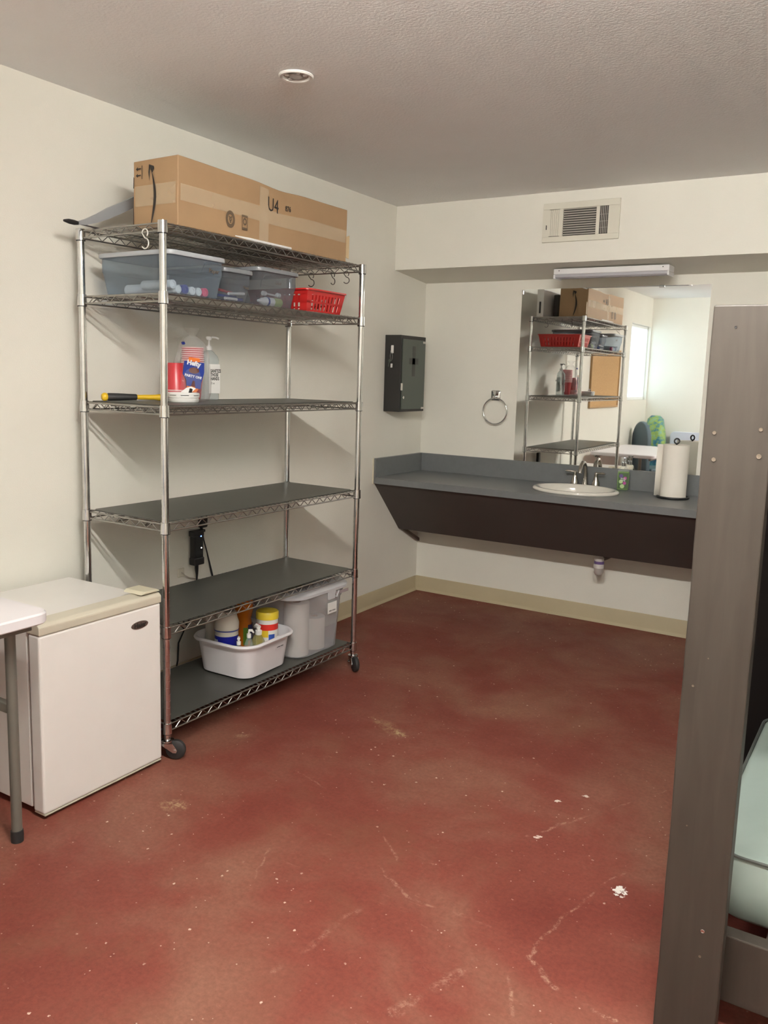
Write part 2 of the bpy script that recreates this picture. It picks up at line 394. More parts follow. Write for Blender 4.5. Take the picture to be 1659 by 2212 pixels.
for i in range(nx):
    for j in range(ny):
        b.bm.faces.new((V(i,j,nz_),V(i+1,j,nz_),V(i+1,j+1,nz_),V(i,j+1,nz_))); b.bm.faces.new((V(i,j,0),V(i,j+1,0),V(i+1,j+1,0),V(i+1,j,0)))
    for k in range(nz_):
        b.bm.faces.new((V(i,0,k),V(i+1,0,k),V(i+1,0,k+1),V(i,0,k+1))); b.bm.faces.new((V(i,ny,k),V(i,ny,k+1),V(i+1,ny,k+1),V(i+1,ny,k)))
for j in range(ny):
    for k in range(nz_):
        b.bm.faces.new((V(0,j,k),V(0,j,k+1),V(0,j+1,k+1),V(0,j+1,k))); b.bm.faces.new((V(nx,j,k),V(nx,j+1,k),V(nx,j+1,k+1),V(nx,j,k+1)))
body=b.build('box_body',CARD,carton,smooth=True,bevel=.003)
def drape(o,axis,out):
    """lay a print or tape on the wavy carton face"""
    me=o.data; MW=o.matrix_basis.copy() if False else Matrix.LocRotScale(o.location,o.rotation_euler,None)
    o.location=(0,0,0); o.rotation_euler=(0,0,0); me.transform(MW)
    for v in me.vertices:
        p=v.co.copy(); base=p.copy()
        if axis=='x': base.x=hx
        else: base.y=0 if axis=='-y' else BL
        d=bump(base)-base
        v.co=p+d
    return o
def grid_strip(x0,x1,y0,y1,z0,z1,nu=20,nv=4):
    b=MB(); g=[[None]*(nv+1) for _ in range(nu+1)]
    for i in range(nu+1):
        for j in range(nv+1):
            if x0==x1: p=(x0,y0+(y1-y0)*i/nu,z0+(z1-z0)*j/nv)
            else: p=(x0+(x1-x0)*i/nu,y0,z0+(z1-z0)*j/nv)
            g[i][j]=b.bm.verts.new(p)
    for i in range(nu):
        for j in range(nv): b.bm.faces.new((g[i][j],g[i+1][j],g[i+1][j+1],g[i][j+1]))
    return b
o_=.0022
for (y0,y1,z0,z1) in ((.01,BL-.012,.085,.14),(.42,.475,.0,BH-.015)):
    drape(grid_strip(hx+o_,hx+o_,y0,y1,z0,z1).build('tape',TAPE,carton),'x',1)
drape(grid_strip(-hx+.012,hx-.008,-o_,-o_,.075,.145,8,3).build('tape',TAPE,carton),'-y',1)
drape(text('U4',.078,INK,carton,(hx+.003,.50,.160),FX,'printed_lettering',.72,.0002),'x',1)
drape(text('876',.030,INK,carton,(hx+.003,.592,.165),FX,'printed_number',.8,.0002,bold=.0006),'x',1)
# round and square recycling stamps
def flat_ring(r0,r1,n=28,sz=1.25):
    b=MB(); A=[];B_=[]
    for k in range(n):
        a=2*PI*k/n; A.append(b.bm.verts.new((0,r0*cos(a),r0*sz*sin(a)))); B_.append(b.bm.verts.new((0,r1*cos(a),r1*sz*sin(a))))
    for k in range(n): b.bm.faces.new((A[k],A[(k+1)%n],B_[(k+1)%n],B_[k]))
    return b
o=flat_ring(.014,.025).build('round_stamp',INK2,carton); o.location=(hx+.003,.255,.062); drape(o,'x',1)
b=flat_ring(.002,.007)
b.box(0,.0001,-.004,.004,-.013,-.009).box(0,.0001,-.009,-.003,.006,.011).box(0,.0001,.003,.009,.006,.011)
o=b.build('round_stamp',INK2,carton); o.location=(hx+.003,.255,.062); drape(o,'x',1)
b=MB(); b.box(0,.0001,-.016,.016,.020,.028).box(0,.0001,-.016,-.013,-.024,.028).box(0,.0001,.013,.016,-.024,.028).box(0,.0001,-.016,.016,-.027,-.018)
b2=flat_ring(.006,.011); 
o=b.build('square_stamp',INK2,carton); o.location=(hx+.003,.335,.062); drape(o,'x',1)
o=b2.build('square_stamp',INK2,carton); o.location=(hx+.003,.335,.066); drape(o,'x',1)
# curved arrow printed on the ends (plus two small upright arrows)
def arrow(side):
    b=MB(); n=22; L=[];R=[]
    for k in range(n+1):
        f=k/n; z=.012+(BH-.06)*f; xx=.012+.020*sin(PI*f*.92); w=.0016+.0052*sin(PI*min(1,f*1.0))
        L.append(b.bm.verts.new((xx-w,0,z))); R.append(b.bm.verts.new((xx+w,0,z)))
    for k in range(n): b.bm.faces.new((L[k],R[k],R[k+1],L[k+1]))
    hd=[b.bm.verts.new((x,0,z)) for x,z in ((L[-1].co.x,L[-1].co.z),(.0075,BH-.028),(.004,BH-.075),(-.002,BH-.045),(.001,BH-.018),(.026,BH-.026),(.028,BH-.034),(R[-1].co.x+.001,BH-.030))]
    hd[0]=L[-1]; hd[-1]=R[-1]; b.bm.faces.new(hd)
    return b
def small_marks():
    out=[]
    for z in (BH-.030,BH-.052):
        out.append(MB().prism([(-.066,z),(-.066,z+.004),(-.082,z+.004),(-.082,z+.009),(-.092,z+.002),(-.082,z-.005),(-.082,z)],'Y',0,.0001))
    out.append(MB().box(-.062,-.059,0,.0001,BH-.064,BH-.018))
    out.append(MB().prism([(-.105,.012),(-.1015,.012),(-.1015,.078),(-.105,.07)],'Y',0,.0001)); out.append(MB().prism([(-.105,.140),(-.101,.140),(-.100,.175),(-.104,.18)],'Y',0,.0001))
    return out
o=arrow(-1).build('printed_arrow',INK,carton); o.location=(-.030,-.0035,0); drape(o,'-y',1)
for q in small_marks():
    o=q.build('printed_mark',INK,carton); o.location=(-.005,-.0035,0); drape(o,'-y',1)
o=arrow(1).build('printed_arrow',INK,carton); o.location=(-.01,BL+.0035,0); drape(o,'+y',1)
MB().prism([(.0,.018),(.034,.012),(.036,.112),(.006,.102)],'X',-.001,.001).xf(Matrix.Translation((hx-.004,BL-.012,.005))@Matrix.Rotation(-.1,4,'Z')).build('tape_flap',mat('tan paper tape',(.52,.38,.22),.6),carton)
# things behind the carton
WP=mat('white painted metal',(.72,.71,.69),.35)
pk=thing('flat_carton','white flat box with a dark slot standing behind the brown carton','box',(.115,-1.90,DECK[0]))
MB().box(0,.055,-.28,.28,0,.215,.003).build('box_body',WP,pk); MB().box(.02,.034,.2801,.283,.03,.12).build('slot',BLK,pk)
tag(MB().box(0,.05,0,.24,0,.19,.01).xf(Matrix.Translation((.19,-2.02,DECK[0]))).build('black_case',mat('dark case',(.03,.028,.026),.5)),'dark case on the top shelf squeezed behind the brown carton','case')
tag(MB().lathe([(0,0),(.05,0),(.052,.17),(.035,.21),(.03,.262),(.02,.274),(0,.277)],(.215,-2.16,DECK[0]),20).build('black_bottle',BLK,smooth=True),'black rounded top of a bottle peeking over the brown carton','bottle')
# grey curved strip with black end
GS=mat('grey plastic strip',(.33,.34,.35),.45)
st=thing('curved_strip','grey curved plastic strip with black end sticking out beyond the top shelf','strip',(0,0,0))
b=MB(); pts=[(.150,-2.805,1.921),(.143,-2.77,1.930),(.135,-2.715,1.952),(.128,-2.66,1.978),(.122,-2.60,2.006),(.12,-2.55,2.032),(.12,-2.50,2.058)]
A=[];B_=[]
for k,p in enumerate(pts):
    w=.006+.014*min(1,k/3.0); A.append((p[0],p[1],p[2]-w)); B_.append((p[0]+.002,p[1],p[2]+w))
va=[b.bm.verts.new(p) for p in A]; vb=[b.bm.verts.new(p) for p in B_]; vc=[b.bm.verts.new((p[0]+.012,p[1],p[2])) for p in A]; vd=[b.bm.verts.new((p[0]+.012,p[1],p[2])) for p in B_]
for k in range(len(pts)-1):
    for P,Q in ((va,vb),(vb,vd),(vd,vc),(vc,va)): b.bm.faces.new((P[k],P[k+1],Q[k+1],Q[k]))
b.bm.faces.new((va[0],vb[0],vd[0],vc[0])); b.bm.faces.new((va[-1],vb[-1],vd[-1],vc[-1]))
b.build('strip_blade',GS,st,smooth=True)
MB().tube([(.156,-2.866,1.9195),(.156,-2.845,1.920),(.154,-2.822,1.920),(.151,-2.80,1.921)],.008,10,rads=[.004,.0085,.009,.006]).build('end_cap',BLK,st,smooth=True)
MB().tube([(.154,-2.81,1.919),(.14,-2.73,1.919),(.13,-2.60,1.9195),(.12,-2.42,1.919)],.0028,8).build('rod',mat('dark rod',(.06,.05,.05),.4),st,smooth=True)
tag(MB().tube([(.492,-2.435,DECK[0]+.012),(.496,-2.42,DECK[0]+.0095),(.500,-2.38,DECK[0]+.007),(.508,-2.05,DECK[0]+.0055)],.006,10,rads=[.007,.0075,.006,.005]).build('white_tube',WP,smooth=True),'thin white plastic tube lying on the top shelf edge in front of the carton','tube')
# ------------------------------------------------------------------ storage bins on tier two
BIN=clear('frosted blue-grey plastic',(.48,.54,.59),.06,.3,(.84,.88,.92))
BINC=clear('clear grey plastic',(.45,.47,.49),.07,.25,(.80,.82,.85))
LID=mat('grey bin lid',(.36,.38,.40),.32)
LID2=mat('dark grey bin lid',(.20,.21,.225),.28)
def bin_(name,label,x0,x1,y0,y1,h,m,lm,group=None,tap=.028):
    cx,cy=(x0+x1)/2,(y0+y1)/2; hx_,hy=(x1-x0)/2,(y1-y0)/2
    T=thing(name,label,'storage bin',(cx,cy,DECK[1]),(0,0,SR),group)
    a=tap*.6
    R=[(0,0,hx_-tap-.006,hy-a-.006,.02,0),(0,0,hx_-tap,hy-a,.024,.004),(0,0,hx_-tap*.55,hy-a*.6,.026,h*.55),(0,0,hx_-tap*.35,hy-a*.45,.026,h*.58),(0,0,hx_-.008,hy-.008,.028,h-.012),(0,0,hx_-.003,hy-.003,.03,h-.011),
       (0,0,hx_-.003,hy-.003,.03,h-.009),(0,0,hx_-.010,hy-.010,.027,h-.010),(0,0,hx_-tap*.35-.002,hy-a*.45-.002,.024,h*.58),(0,0,hx_-tap-.002,hy-a-.002,.022,.006)]
    MB().loft(R).build('bin_body',m,T,smooth=True)
    MB().loft([(0,0,hx_,hy,.032,h-.010),(0,0,hx_+.002,hy+.002,.034,h-.004),(0,0,hx_,hy,.032,h+.005),(0,0,hx_-.012,hy-.012,.026,h+.008),(0,0,hx_-.02,hy-.02,.02,h+.003)]).build('bin_lid',lm,T,smooth=True)
    return T
B1=bin_('storage_bin','big frosted storage bin with grey lid on the second tier near the front post',.130,.512,-2.715,-2.425,.142,BIN,LID)
MB().tube([(.189,.045,.128),(.184,.032,.120),(.177,.027,.10),(.173,.022,.085)],.0016,6).tube([(.189,.045,.128),(.188,.10,.124),(.188,.125,.118)],.0016,6).build('moulded_rib',BIN,B1)
text('Paper',.022,INK2,B1,(.187,.075,.096),FX,'lettering')
B2=bin_('storage_bin','small clear bin of markers, between the big frosted bin and the glue bin',.14,.468,-2.395,-2.218,.122,BINC,LID2)
text('Pens',.016,INK2,B2,(.158,.04,.062),FX,'lettering')
B3=bin_('storage_bin','clear bin with dark grey lid holding a glue bottle, next to the red basket',.12,.475,-2.200,-1.935,.147,BINC,LID2)
MB().tube([(.172,-.05,.125),(.166,-.085,.122),(.160,-.10,.10),(.158,-.102,.075)],.0014,6).build('moulded_rib',BINC,B3)
text('Glue',.02,INK2,B3,(.166,0,.100),FX,'lettering')
# bottles lying in the big bin
def capped(loc,r,L,cap,label,group,bodycol=(.62,.6,.56)):
    T=thing('paint_bottle',label,'bottle',loc,(0,0,SR),group)
    MB().lathe([(0,-L),(r*.92,-L),(r,-L+.004),(r,-.03),(r*.7,-.018),(r*.7,-.012)],(0,0,0),18,axis='X').build('bottle_body',mat('white bottle plastic',(.66,.65,.62),.35),T,smooth=True)
    MB().lathe([(r*.75,-.02),(r*.95,-.019),(r*.95,-.001),(r*.85,0),(r*.5,0),(r*.45,-.002),(0,-.002)],(0,0,0),18,axis='X').build('bottle_cap',cap,T,smooth=True)
    return T
CW=mat('white cap',(.74,.73,.70),.35); CB=mat('blue cap',(.015,.025,.22),.35); CP=mat('pink cap',(.75,.05,.14),.35)
zz=DECK[1]+.0055
spots=[(-2.676,.0165,CW,'white-capped bottle lying at the left end of the row in the big bin',.013),(-2.650,.0150,CW,'white-capped bottle lying left of the blue one in the big bin',0),
 (-2.617,.0175,CB,'blue-capped bottle lying in the big frosted bin',0),(-2.581,.0155,CW,'white-capped bottle lying right of the blue one in the big bin',0),
 (-2.549,.0155,CW,'white-capped bottle lying left of the pink one in the big bin',0),(-2.516,.0165,CP,'pink-capped bottle lying in the big frosted bin',0)]
for y,r,c,l,dz_ in spots: capped((.474,y+.01,zz+r+dz_),r,.15,c,l,'bottles lying in the big bin')
tag(MB().lathe([(.018,0),(.021,0),(.021,.145),(.018,.145),(.018,0)],(.175,-2.60,zz+.0215),20,axis='X').build('paper_roll',mat('white paper',(.72,.71,.68),.8),smooth=True),'white paper roll lying behind the bottles in the big bin','paper roll')
def pen(p,q,col,label,r=.0055,cap=None):
    T=thing('marker',label,'marker',(0,0,0),group='markers in the small clear bin')
    p=Vector(p);q=Vector(q); m=p.lerp(q,.68)
    MB().cyl(p,m,r,n=12).build('barrel',col,T,smooth=True); MB().cyl(m,q,r*1.12,n=12).build('marker_cap',cap or col,T,smooth=True)
z2=DECK[1]+.014
RD=mat('red plastic',(.45,.02,.02),.35); BL=mat('blue plastic',(.02,.05,.30),.35)
pen((.435,-2.36,z2+.002),(.425,-2.25,z2+.004),CW,'white marker with blue cap lying at the bottom front of the small bin',cap=CB)
pen((.44,-2.345,z2+.020),(.43,-2.245,z2+.028),CW,'white marker lying across the pile in the small bin')
pen((.40,-2.36,z2+.014),(.40,-2.26,z2+.014),BL,'blue marker lying in the middle of the small bin')
pen((.41,-2.365,z2+.034),(.40,-2.28,z2+.028),RD,'red marker on top of the pile in the small bin')
pen((.37,-2.35,z2),(.36,-2.25,z2),CB,'dark blue marker lying at the back of the small bin')
g=thing('glue_bottle','white glue bottle with blue band and green label lying in a clear bin','bottle',(.430,-2.160,DECK[1]+.006+.019),(0,0,0))
MB().lathe([(0,0),(.005,0),(.006,.012),(.012,.018),(.013,.03),(.0175,.045),(.018,.10),(.018,.135),(.015,.14),(0,.14)],(0,0,0),20,axis='Y').build('bottle_body',CW,g,smooth=True)
MB().lathe([(.0182,.048),(.0185,.048),(.0185,.058),(.0182,.058)],(0,0,0),20,axis='Y').build('blue_band',CB,g,smooth=True)
MB().lathe([(.0182,.09),(.0185,.09),(.0185,.137),(.0182,.137)],(0,0,0),20,axis='Y').build('green_label',mat('green label',(.42,.50,.16),.5),g,smooth=True)
g=thing('clear_tube','clear tube with two white end caps above the glue bottle in the bin','tube',(.435,-2.13,DECK[1]+.056),(0,0,0))
MB().cyl((0,0,0),(0,.09,-.004),.004,n=10).build('tube_body',clear('clear tube',(.8,.8,.8),.4),g); 
for y in (-.006,.085): MB().cyl((0,y,-.0),(0,y+.015,-.001),.0095,n=14).build('end_cap',CW,g,smooth=True)
# red basket
RED=mat('red basket plastic',(.52,.022,.02),.3,spec=.5)
rb=thing('red_basket','red slotted plastic basket at the far end of the second tier','basket',(.312,-1.752,DECK[1]),(0,0,SR))
b=MB(); hx_,hy,h=.172,.142,.098
R=[(hx_-.022,hy-.020,.018,0),(hx_-.002,hy-.004,.025,h-.004)]
def bwall(b,hx0,hy0,hx1,hy1,h,th,nx_,ny_):
    # four slotted walls as frames with slats in three bands
    def P(side,f,g_,o):
        ax=hx0+(hx1-hx0)*g_-o; ay=hy0+(hy1-hy0)*g_-o; z=h*g_
        a=-1+2*f
        return {0:(ax,ay*a,z),1:(-ax,ay*a,z),2:(ax*a,ay,z),3:(ax*a,-ay,z)}[side]
    def quad(side,f0,f1,g0,g1):
        v=[b.bm.verts.new(P(side,f,g_,0)) for f,g_ in ((f0,g0),(f1,g0),(f1,g1),(f0,g1))]
        w_=[b.bm.verts.new(P(side,f,g_,th)) for f,g_ in ((f0,g0),(f1,g0),(f1,g1),(f0,g1))]
        b.bm.faces.new(v); b.bm.faces.new(w_[::-1])
        for k in range(4): b.bm.faces.new((v[k],w_[k],w_[(k+1)%4],v[(k+1)%4]))
    for side,n in ((0,ny_),(1,ny_),(2,nx_),(3,nx_)):
        for g0,g1 in ((0,.13),(.42,.50),(.78,1)): quad(side,0,1,g0,g1)
        quad(side,0,.12,.09,.80); quad(side,.88,1,.09,.80)
        for k in range(1,n):
            c=.10+.80*k/n; quad(side,c-.022,c+.022,.09,.80)
bwall(b,hx_-.022,hy-.020,hx_-.002,hy-.004,h,.0022,10,9)
b.box(-hx_+.024,hx_-.024,-hy+.022,hy-.022,0,.003)
b.build('basket_body',RED,rb)
MB().loft([(0,0,hx_-.002,hy-.004,.02,h-.004),(0,0,hx_+.010,hy+.006,.028,h-.005),(0,0,hx_+.010,hy+.006,.028,h+.001),(0,0,hx_-.004,hy-.006,.02,h+.003),(0,0,hx_-.006,hy-.008,.02,h-.004),(0,0,hx_-.002,hy-.004,.02,h-.004)],cap0=False,cap1=False).build('basket_rim',RED,rb,smooth=True)
tag(MB().box(0,.03,0,.10,0,.02,.004).xf(Matrix.Translation((.40,-1.80,DECK[1]+.0035))).build('eraser_block',mat('cream felt',(.6,.55,.45),.8)),'pale block lying inside the red basket','block')
# ------------------------------------------------------------------ tier three
z3=DECK[2]
hm=thing('hammer','yellow hand tool with a black grip lying on the third tier beside the near post','tool',(.170,-2.728,z3+.0165),(0,.0,-.42))
YEL=mat('yellow plastic',(.72,.46,.02),.4)
MB().lathe([(0,-.002),(.010,-.002),(.015,.004),(.0155,.012),(.012,.018)],(0,0,0),20,axis='Y').build('butt',YEL,hm,smooth=True)
MB().lathe([(.011,.016),(.0145,.022),(.014,.06),(.0125,.09),(.0115,.125),(.010,.128)],(0,0,0),20,axis='Y').build('grip',mat('black rubber grip',(.018,.018,.018),.55,bump=.4,bscale=400),hm,smooth=True)
MB().lathe([(.0085,.125),(.009,.14),(.010,.2),(.0125,.215),(.0125,.24),(0,.24)],(0,0,0),16,axis='Y').build('shaft',YEL,hm,smooth=True)
MB().box(-.006,.006,.222,.236,-.016,.020,.002).build('tool_head',BLK,hm)
# bag of red cups
CUP=mat('red cup plastic',(.50,.035,.045),.3); CUPW=mat('pale cup rim',(.80,.52,.52),.3)
cupm=None
def cup(loc,flip,label,group):
    T=thing('red_cup',label,'cup',loc,(PI,0,0) if flip else (0,0,0),group)
    MB().lathe([(0,0),(.030,0),(.0315,.003),(.044,.107),(.0425,.107),(.030,.004),(0,.004)],(0,0,0),24).build('cup_body',CUP,T,smooth=True)
    MB().lathe([(.044,.107),(.0465,.106),(.0470,.109),(.0455,.111),(.043,.110),(.044,.107)],(0,0,0),24).build('cup_rim',CUPW,T,smooth=True)
    return T
c0=cup((.170,-2.262,z3+.004),False,'red plastic cup at the bottom of the tall stack in the bag','red cups stacked in the bag')
NT=13
ordw=['bottom','second','third','fourth','fifth','sixth','seventh','eighth','ninth','tenth','eleventh','twelfth','top']
for k in range(1,NT):
    c=dup(c0); c.location=(.170,-2.262,z3+.004+k*.0085); c['label']='red plastic cup, %s from the bottom of the tall upright stack in the bag'%ordw[k] if k<NT-1 else 'topmost red cup of the tall upright stack in the bag'
c1=cup((.186,-2.374,z3+.004+.112),True,'lowest red cup of the short upside-down stack in the bag','red cups stacked in the bag')
for k in range(1,5):
    c=dup(c1); c.location=(.186,-2.374,z3+.004+.112+k*.0085); c['label']='red cup, %s from the bottom of the short upside-down stack in the bag'%ordw[k]
BAG=clear('clear bag film',(.85,.85,.85),.07,.06)
bag=thing('cup_bag','clear plastic bag of red cups with a blue party label on the third tier','bag',(.19,-2.31,z3+.0008))
b=MB(); n=30; prof=[(0,.066,.098),(.03,.071,.103),(.09,.068,.100),(.14,.062,.085),(.19,.060,.068),(.225,.05,.056),(.250,.028,.030),(.262,.012,.012),(.275,.02,.022),(.292,.034,.03)]
rings=[]
for z,a,c in prof:
    L=[]
    for k in range(n):
        th=2*PI*k/n; w=1+.06*noise.noise(Vector((cos(th)*2.2,sin(th)*2.2,z*18)))+.03*sin(9*th+z*40)
        L.append(b.bm.verts.new((a*cos(th)*w,c*sin(th)*w+ (.03*z/.2 if z<.2 else .03*(1-(z-.2)*2)),z)))
    rings.append(L)
for A,B_ in zip(rings,rings[1:]):
    for k in range(n): b.bm.faces.new((A[k],A[(k+1)%n],B_[(k+1)%n],B_[k]))
b.bm.faces.new(rings[0][::-1])
b.build('bag_film',BAG,bag,smooth=True,ang=180)
BLB=mat('blue label print',(.01,.035,.26),.3); ORG=mat('orange label print',(.75,.17,.02),.35)
LM=Matrix.Translation((.046,-.022,.085))@Matrix.Rotation(-.42,4,'Z')@Matrix.Rotation(-.06,4,'X')
def lab(b,name,m,off):
    b.xf(LM@Matrix.Translation((off,0,0))); return b.build(name,m,bag)
lab(MB().prism([(-.040,.072),(.044,.070),(.046,.03),(.036,-.01),(.034,-.036),(.012,-.034),(.008,-.006),(0,-.004),(-.008,-.028),(-.026,-.026),(-.028,-.002),(-.044,.02)],'X',0,.0012),'bag_label',BLB,.006)
lab(MB().prism([(-.024,.072),(.026,.070),(.024,.086),(-.022,.088)],'X',0,.0012),'bag_label',ORG,.006)
lab(MB().prism([(-.022,-.062),(.012,-.060),(.030,-.030),(-.024,-.026)],'X',0,.0008),'bag_label',ORG,.005)
lab(MB().lathe([(0,0),(.022,0),(.022,.001),(0,.001)],(0,.002,.036),20,axis='X',sx=1,sy=.55),'bag_label',mat('brown print',(.12,.03,.015),.4),.0075)
WPR=mat('white print',(.75,.75,.78),.5)
def bagtext(s,size,y,z,tilt=0,bold=0):
    o=text(s,size,WPR,bag,(0,0,0),(0,0,0),'lettering',1,.0004,bold=bold)
    o.data.transform(LM@Matrix.Translation((.0082,y,z))@Matrix.Rotation(tilt,4,'X')@Matrix(((0,0,1,0),(1,0,0,0),(0,1,0,0),(0,0,0,1))))
bagtext('Hefty',.026,.0,.064,-.12,.0012); bagtext('PARTY ON!',.014,0,.012,-.12,.0006); bagtext('50',.014,-.006,-.044)
MB().box(-.006,.006,-.004,.004,-.005,.005,.001).xf(Matrix.Translation((.03,-.055,.228))@Matrix.Rotation(.5,4,'X')).build('bag_tag',CB,bag)
# white slotted round container with a clip on it
wc=thing('round_container','white round slotted container in front of the cup bag on the third tier','container',(.300,-2.446,z3))
MB().lathe([(0,0),(.056,0),(.059,.003),(.060,.014),(.057,.015),(.057,.017),(.061,.018),(.062,.032),(.059,.036),(.052,.037),(.050,.033),(0,.031)],(0,0,0),36).build('container_body',CW,wc,smooth=True)
for a0 in (-2.6,-1.75,-.95,-.1,.7):
    MB().tube([(.0618*cos(a0+.5*k/5),.0618*sin(a0+.5*k/5),.0265) for k in range(6)],.0011,5).build('slot',BLK,wc)
cl=thing('badge_clip','small white clip with a black bar leaning on the round container','clip',(.315,-2.436,z3+.033))
b=MB(); b.prism([(-.035,.0),(.008,.0),(.030,.020),(.012,.027),(-.006,.022)],'X',-.001,.001); b.xf(Matrix.Rotation(-.7,4,'Z')).build('clip_sheet',CW,cl)
MB().box(-.004,.004,-.005,.005,0,.020,.001).xf(Matrix.Translation((.012,-.002,0))@Matrix.Rotation(-.35,4,'X')).build('clip_bar',BLK,cl)
# hand sanitizer
SAN=clear('frosted clear bottle',(.62,.66,.66),.35,.25,(.93,.96,.96))
sb=thing('pump_bottle','tall clear pump bottle with white label and bold black lettering on the third tier','bottle',(.155,-2.150,z3+.0005),(0,0,-.3))
MB().loft([(0,0,.030,.030,.012,0),(0,0,.034,.034,.016,.004),(0,0,.034,.034,.016,.168),(0,0,.032,.032,.020,.182),(0,0,.020,.020,.018,.200),(0,0,.012,.012,.0119,.207),(0,0,.012,.012,.0119,.212)],n=6).build('bottle_body',SAN,sb,smooth=True)
pm=MB().cyl((0,0,.208),(0,0,.224),.0145,n=20).cyl((0,0,.222),(0,0,.230),.008,n=14).cyl((0,0,.228),(0,0,.252),.0045,n=10)
pm.lathe([(0,.266),(.012,.265),(.013,.258),(.009,.250),(0,.250)],(0,0,0),16).tube([(0,0,.260),(.012,.012,.262),(.022,.022,.261),(.030,.030,.256)],.004,8)
pm.build('pump',mat('white pump',(.70,.69,.66),.4),sb,smooth=True)
for sgn in (1,): 
    MB().box(.0342,.0350,-.020,.033,.028,.150).build('bottle_label',mat('white label',(.70,.69,.66),.6),sb); MB().box(-.033,-.004,-.0352,-.0344,.028,.150).build('bottle_label',mat('white label',(.70,.69,.66),.6),sb)
text('SANITIZE\nTHOSE\nHANDS',.019,INK,sb,(.0352,-.012,.105),FX,'lettering',.62,.0003,'LEFT',.0006)
text('32 oz',.012,INK,sb,(.0352,-.012,.070),FX,'lettering',.7,.0003,'LEFT')
text('SANITIZE\nTHOSE\nHANDS',.019,INK,sb,(-.006,-.0354,.105),FY,'lettering',.5,.0003,'RIGHT',.0006)
# ------------------------------------------------------------------ wall power bits
ch=thing('power_adapter','black power adapter with two lit lamps hanging behind the shelving','power adapter',(.012,-2.098,.548))
MB().box(0,.034,-.027,.027,.01,.150,.005).box(0,.036,-.031,.031,0,.034,.004).box(0,.036,-.034,.030,.132,.158,.004).box(0,.03,.028,.044,.146,.158,.002).build('adapter_body',BLK,ch)
MB().cyl((.0345,.010,.132),(.0352,.010,.132),.0032,n=12).build('indicator_light',mat('blue indicator',(.1,.2,1),.4,emit=(.1,.25,1),estr=9),ch,label='glowing blue indicator lamp')
MB().cyl((.0345,.012,.078),(.0352,.012,.078),.0028,n=12).build('indicator_light',mat('white indicator',(1,1,1),.4,emit=(1,1,1),estr=6),ch,label='glowing white indicator lamp')
MB().tube([(.016,0,0),(.016,.0,-.02),(.015,.003,-.045),(.014,.003,-.07),(.012,.002,-.16),(.010,-.03,-.24),(.010,-.06,-.27),(.010,-.12,-.20),(.012,-.17,-.21)],.004,8,rads=[.009,.009,.006,.004,.0035,.0035,.0035,.0035,.0035]).build('power_cord',BLK,ch,smooth=True)
MB().box(.002,.03,.02,.062,.165,.252,.008).build('plug',BLK,ch)
tag(MB().tube([(.006,-2.046,.715),(.007,-2.03,.65),(.008,-2.01,.59),(.010,-1.985,.50),(.010,-1.96,.42),(.010,-2.0,.34),(.010,-2.1,.30)],.0042,8,rads=[.007,.003,.003,.0048,.0045,.003,.003]).build('black_cable',BLK,smooth=True),'black cable hanging down the wall right of the power adapter','cable')
tag(MB().tube([(.010,-2.20,.30),(.012,-2.16,.255),(.010,-2.195,.20),(.010,-2.20,.12),(.008,-2.22,.04),(.03,-2.26,.006)],.0036,8).build('black_cable',BLK,smooth=True),'black cable looping down the wall behind the bottom shelf','cable')
ph=thing('wire_outlet','small clear wall hook with a white wire beside the power adapter','wall hook',(.0005,-2.171,.520))
MB().box(0,.006,-.02,.02,-.02,.02,.004).build('wall_plate',mat('ivory plastic',(.66,.62,.52),.4),ph)
MB().tube([(.006,0,0),(.014,.004,-.002),(.014,.012,-.012),(.012,.04,-.028),(.012,.08,-.040),(.010,.12,-.055)],.0022,8).build('white_wire',mat('grey-white wire',(.5,.47,.4),.5),ph,smooth=True)
# ------------------------------------------------------------------ bottom shelf: tub and tote
z6=DECK[5]
TW=mat('white tub plastic',(.70,.68,.70),.32,spec=.45)
tub=thing('wash_tub','white plastic dish tub full of cleaning bottles on the bottom shelf','tub',(.338,-2.128,z6),(0,0,.02))
MB().loft([(0,0,.118,.128,.05,0),(0,0,.135,.145,.06,.010),(0,0,.152,.162,.07,.135),(0,0,.153,.163,.07,.140),(0,0,.170,.180,.085,.146),(0,0,.173,.183,.088,.152),(0,0,.168,.178,.085,.160),(0,0,.158,.168,.075,.158),(0,0,.150,.160,.07,.140),(0,0,.132,.142,.058,.014),(0,0,.118,.128,.05,.004)],n=8).build('tub_body',TW,tub,smooth=True)
MB().box(.1460,.1485,.035,.092,.096,.114).build('tub_label',mat('clear label',(.60,.58,.60),.4),tub)
text('CLEANING SUPPLIES',.0062,INK,tub,(.1490,.0635,.105),FX,'lettering',.8)
tf=z6+.006
wp=thing('wipes_canister','white and yellow wipes canister with yellow lid in the white tub','canister',(.405,-2.052,tf))
MB().cyl((0,0,0),(0,0,.222),.047,n=32).build('canister_body',CW,wp,smooth=True)
MB().lathe([(.046,.212),(.0495,.212),(.050,.238),(.046,.244),(0,.246)],(0,0,0),32).build('canister_lid',mat('yellow lid',(.72,.55,.04),.35),wp,smooth=True)
def band(r,z0,z1,a0,a1,m,name,par,n=16):
    b=MB(); A=[];B_=[]
    for k in range(n+1):
        a=a0+(a1-a0)*k/n; A.append(b.bm.verts.new((r*cos(a),r*sin(a),z0))); B_.append(b.bm.verts.new((r*cos(a),r*sin(a),z1)))
    for k in range(n): b.bm.faces.new((A[k],A[k+1],B_[k+1],B_[k]))
    return b.build(name,m,par,smooth=True)
band(.0474,.165,.192,-PI*.75,PI*.4,mat('red label',(.62,.03,.02),.4),'red_band',wp)
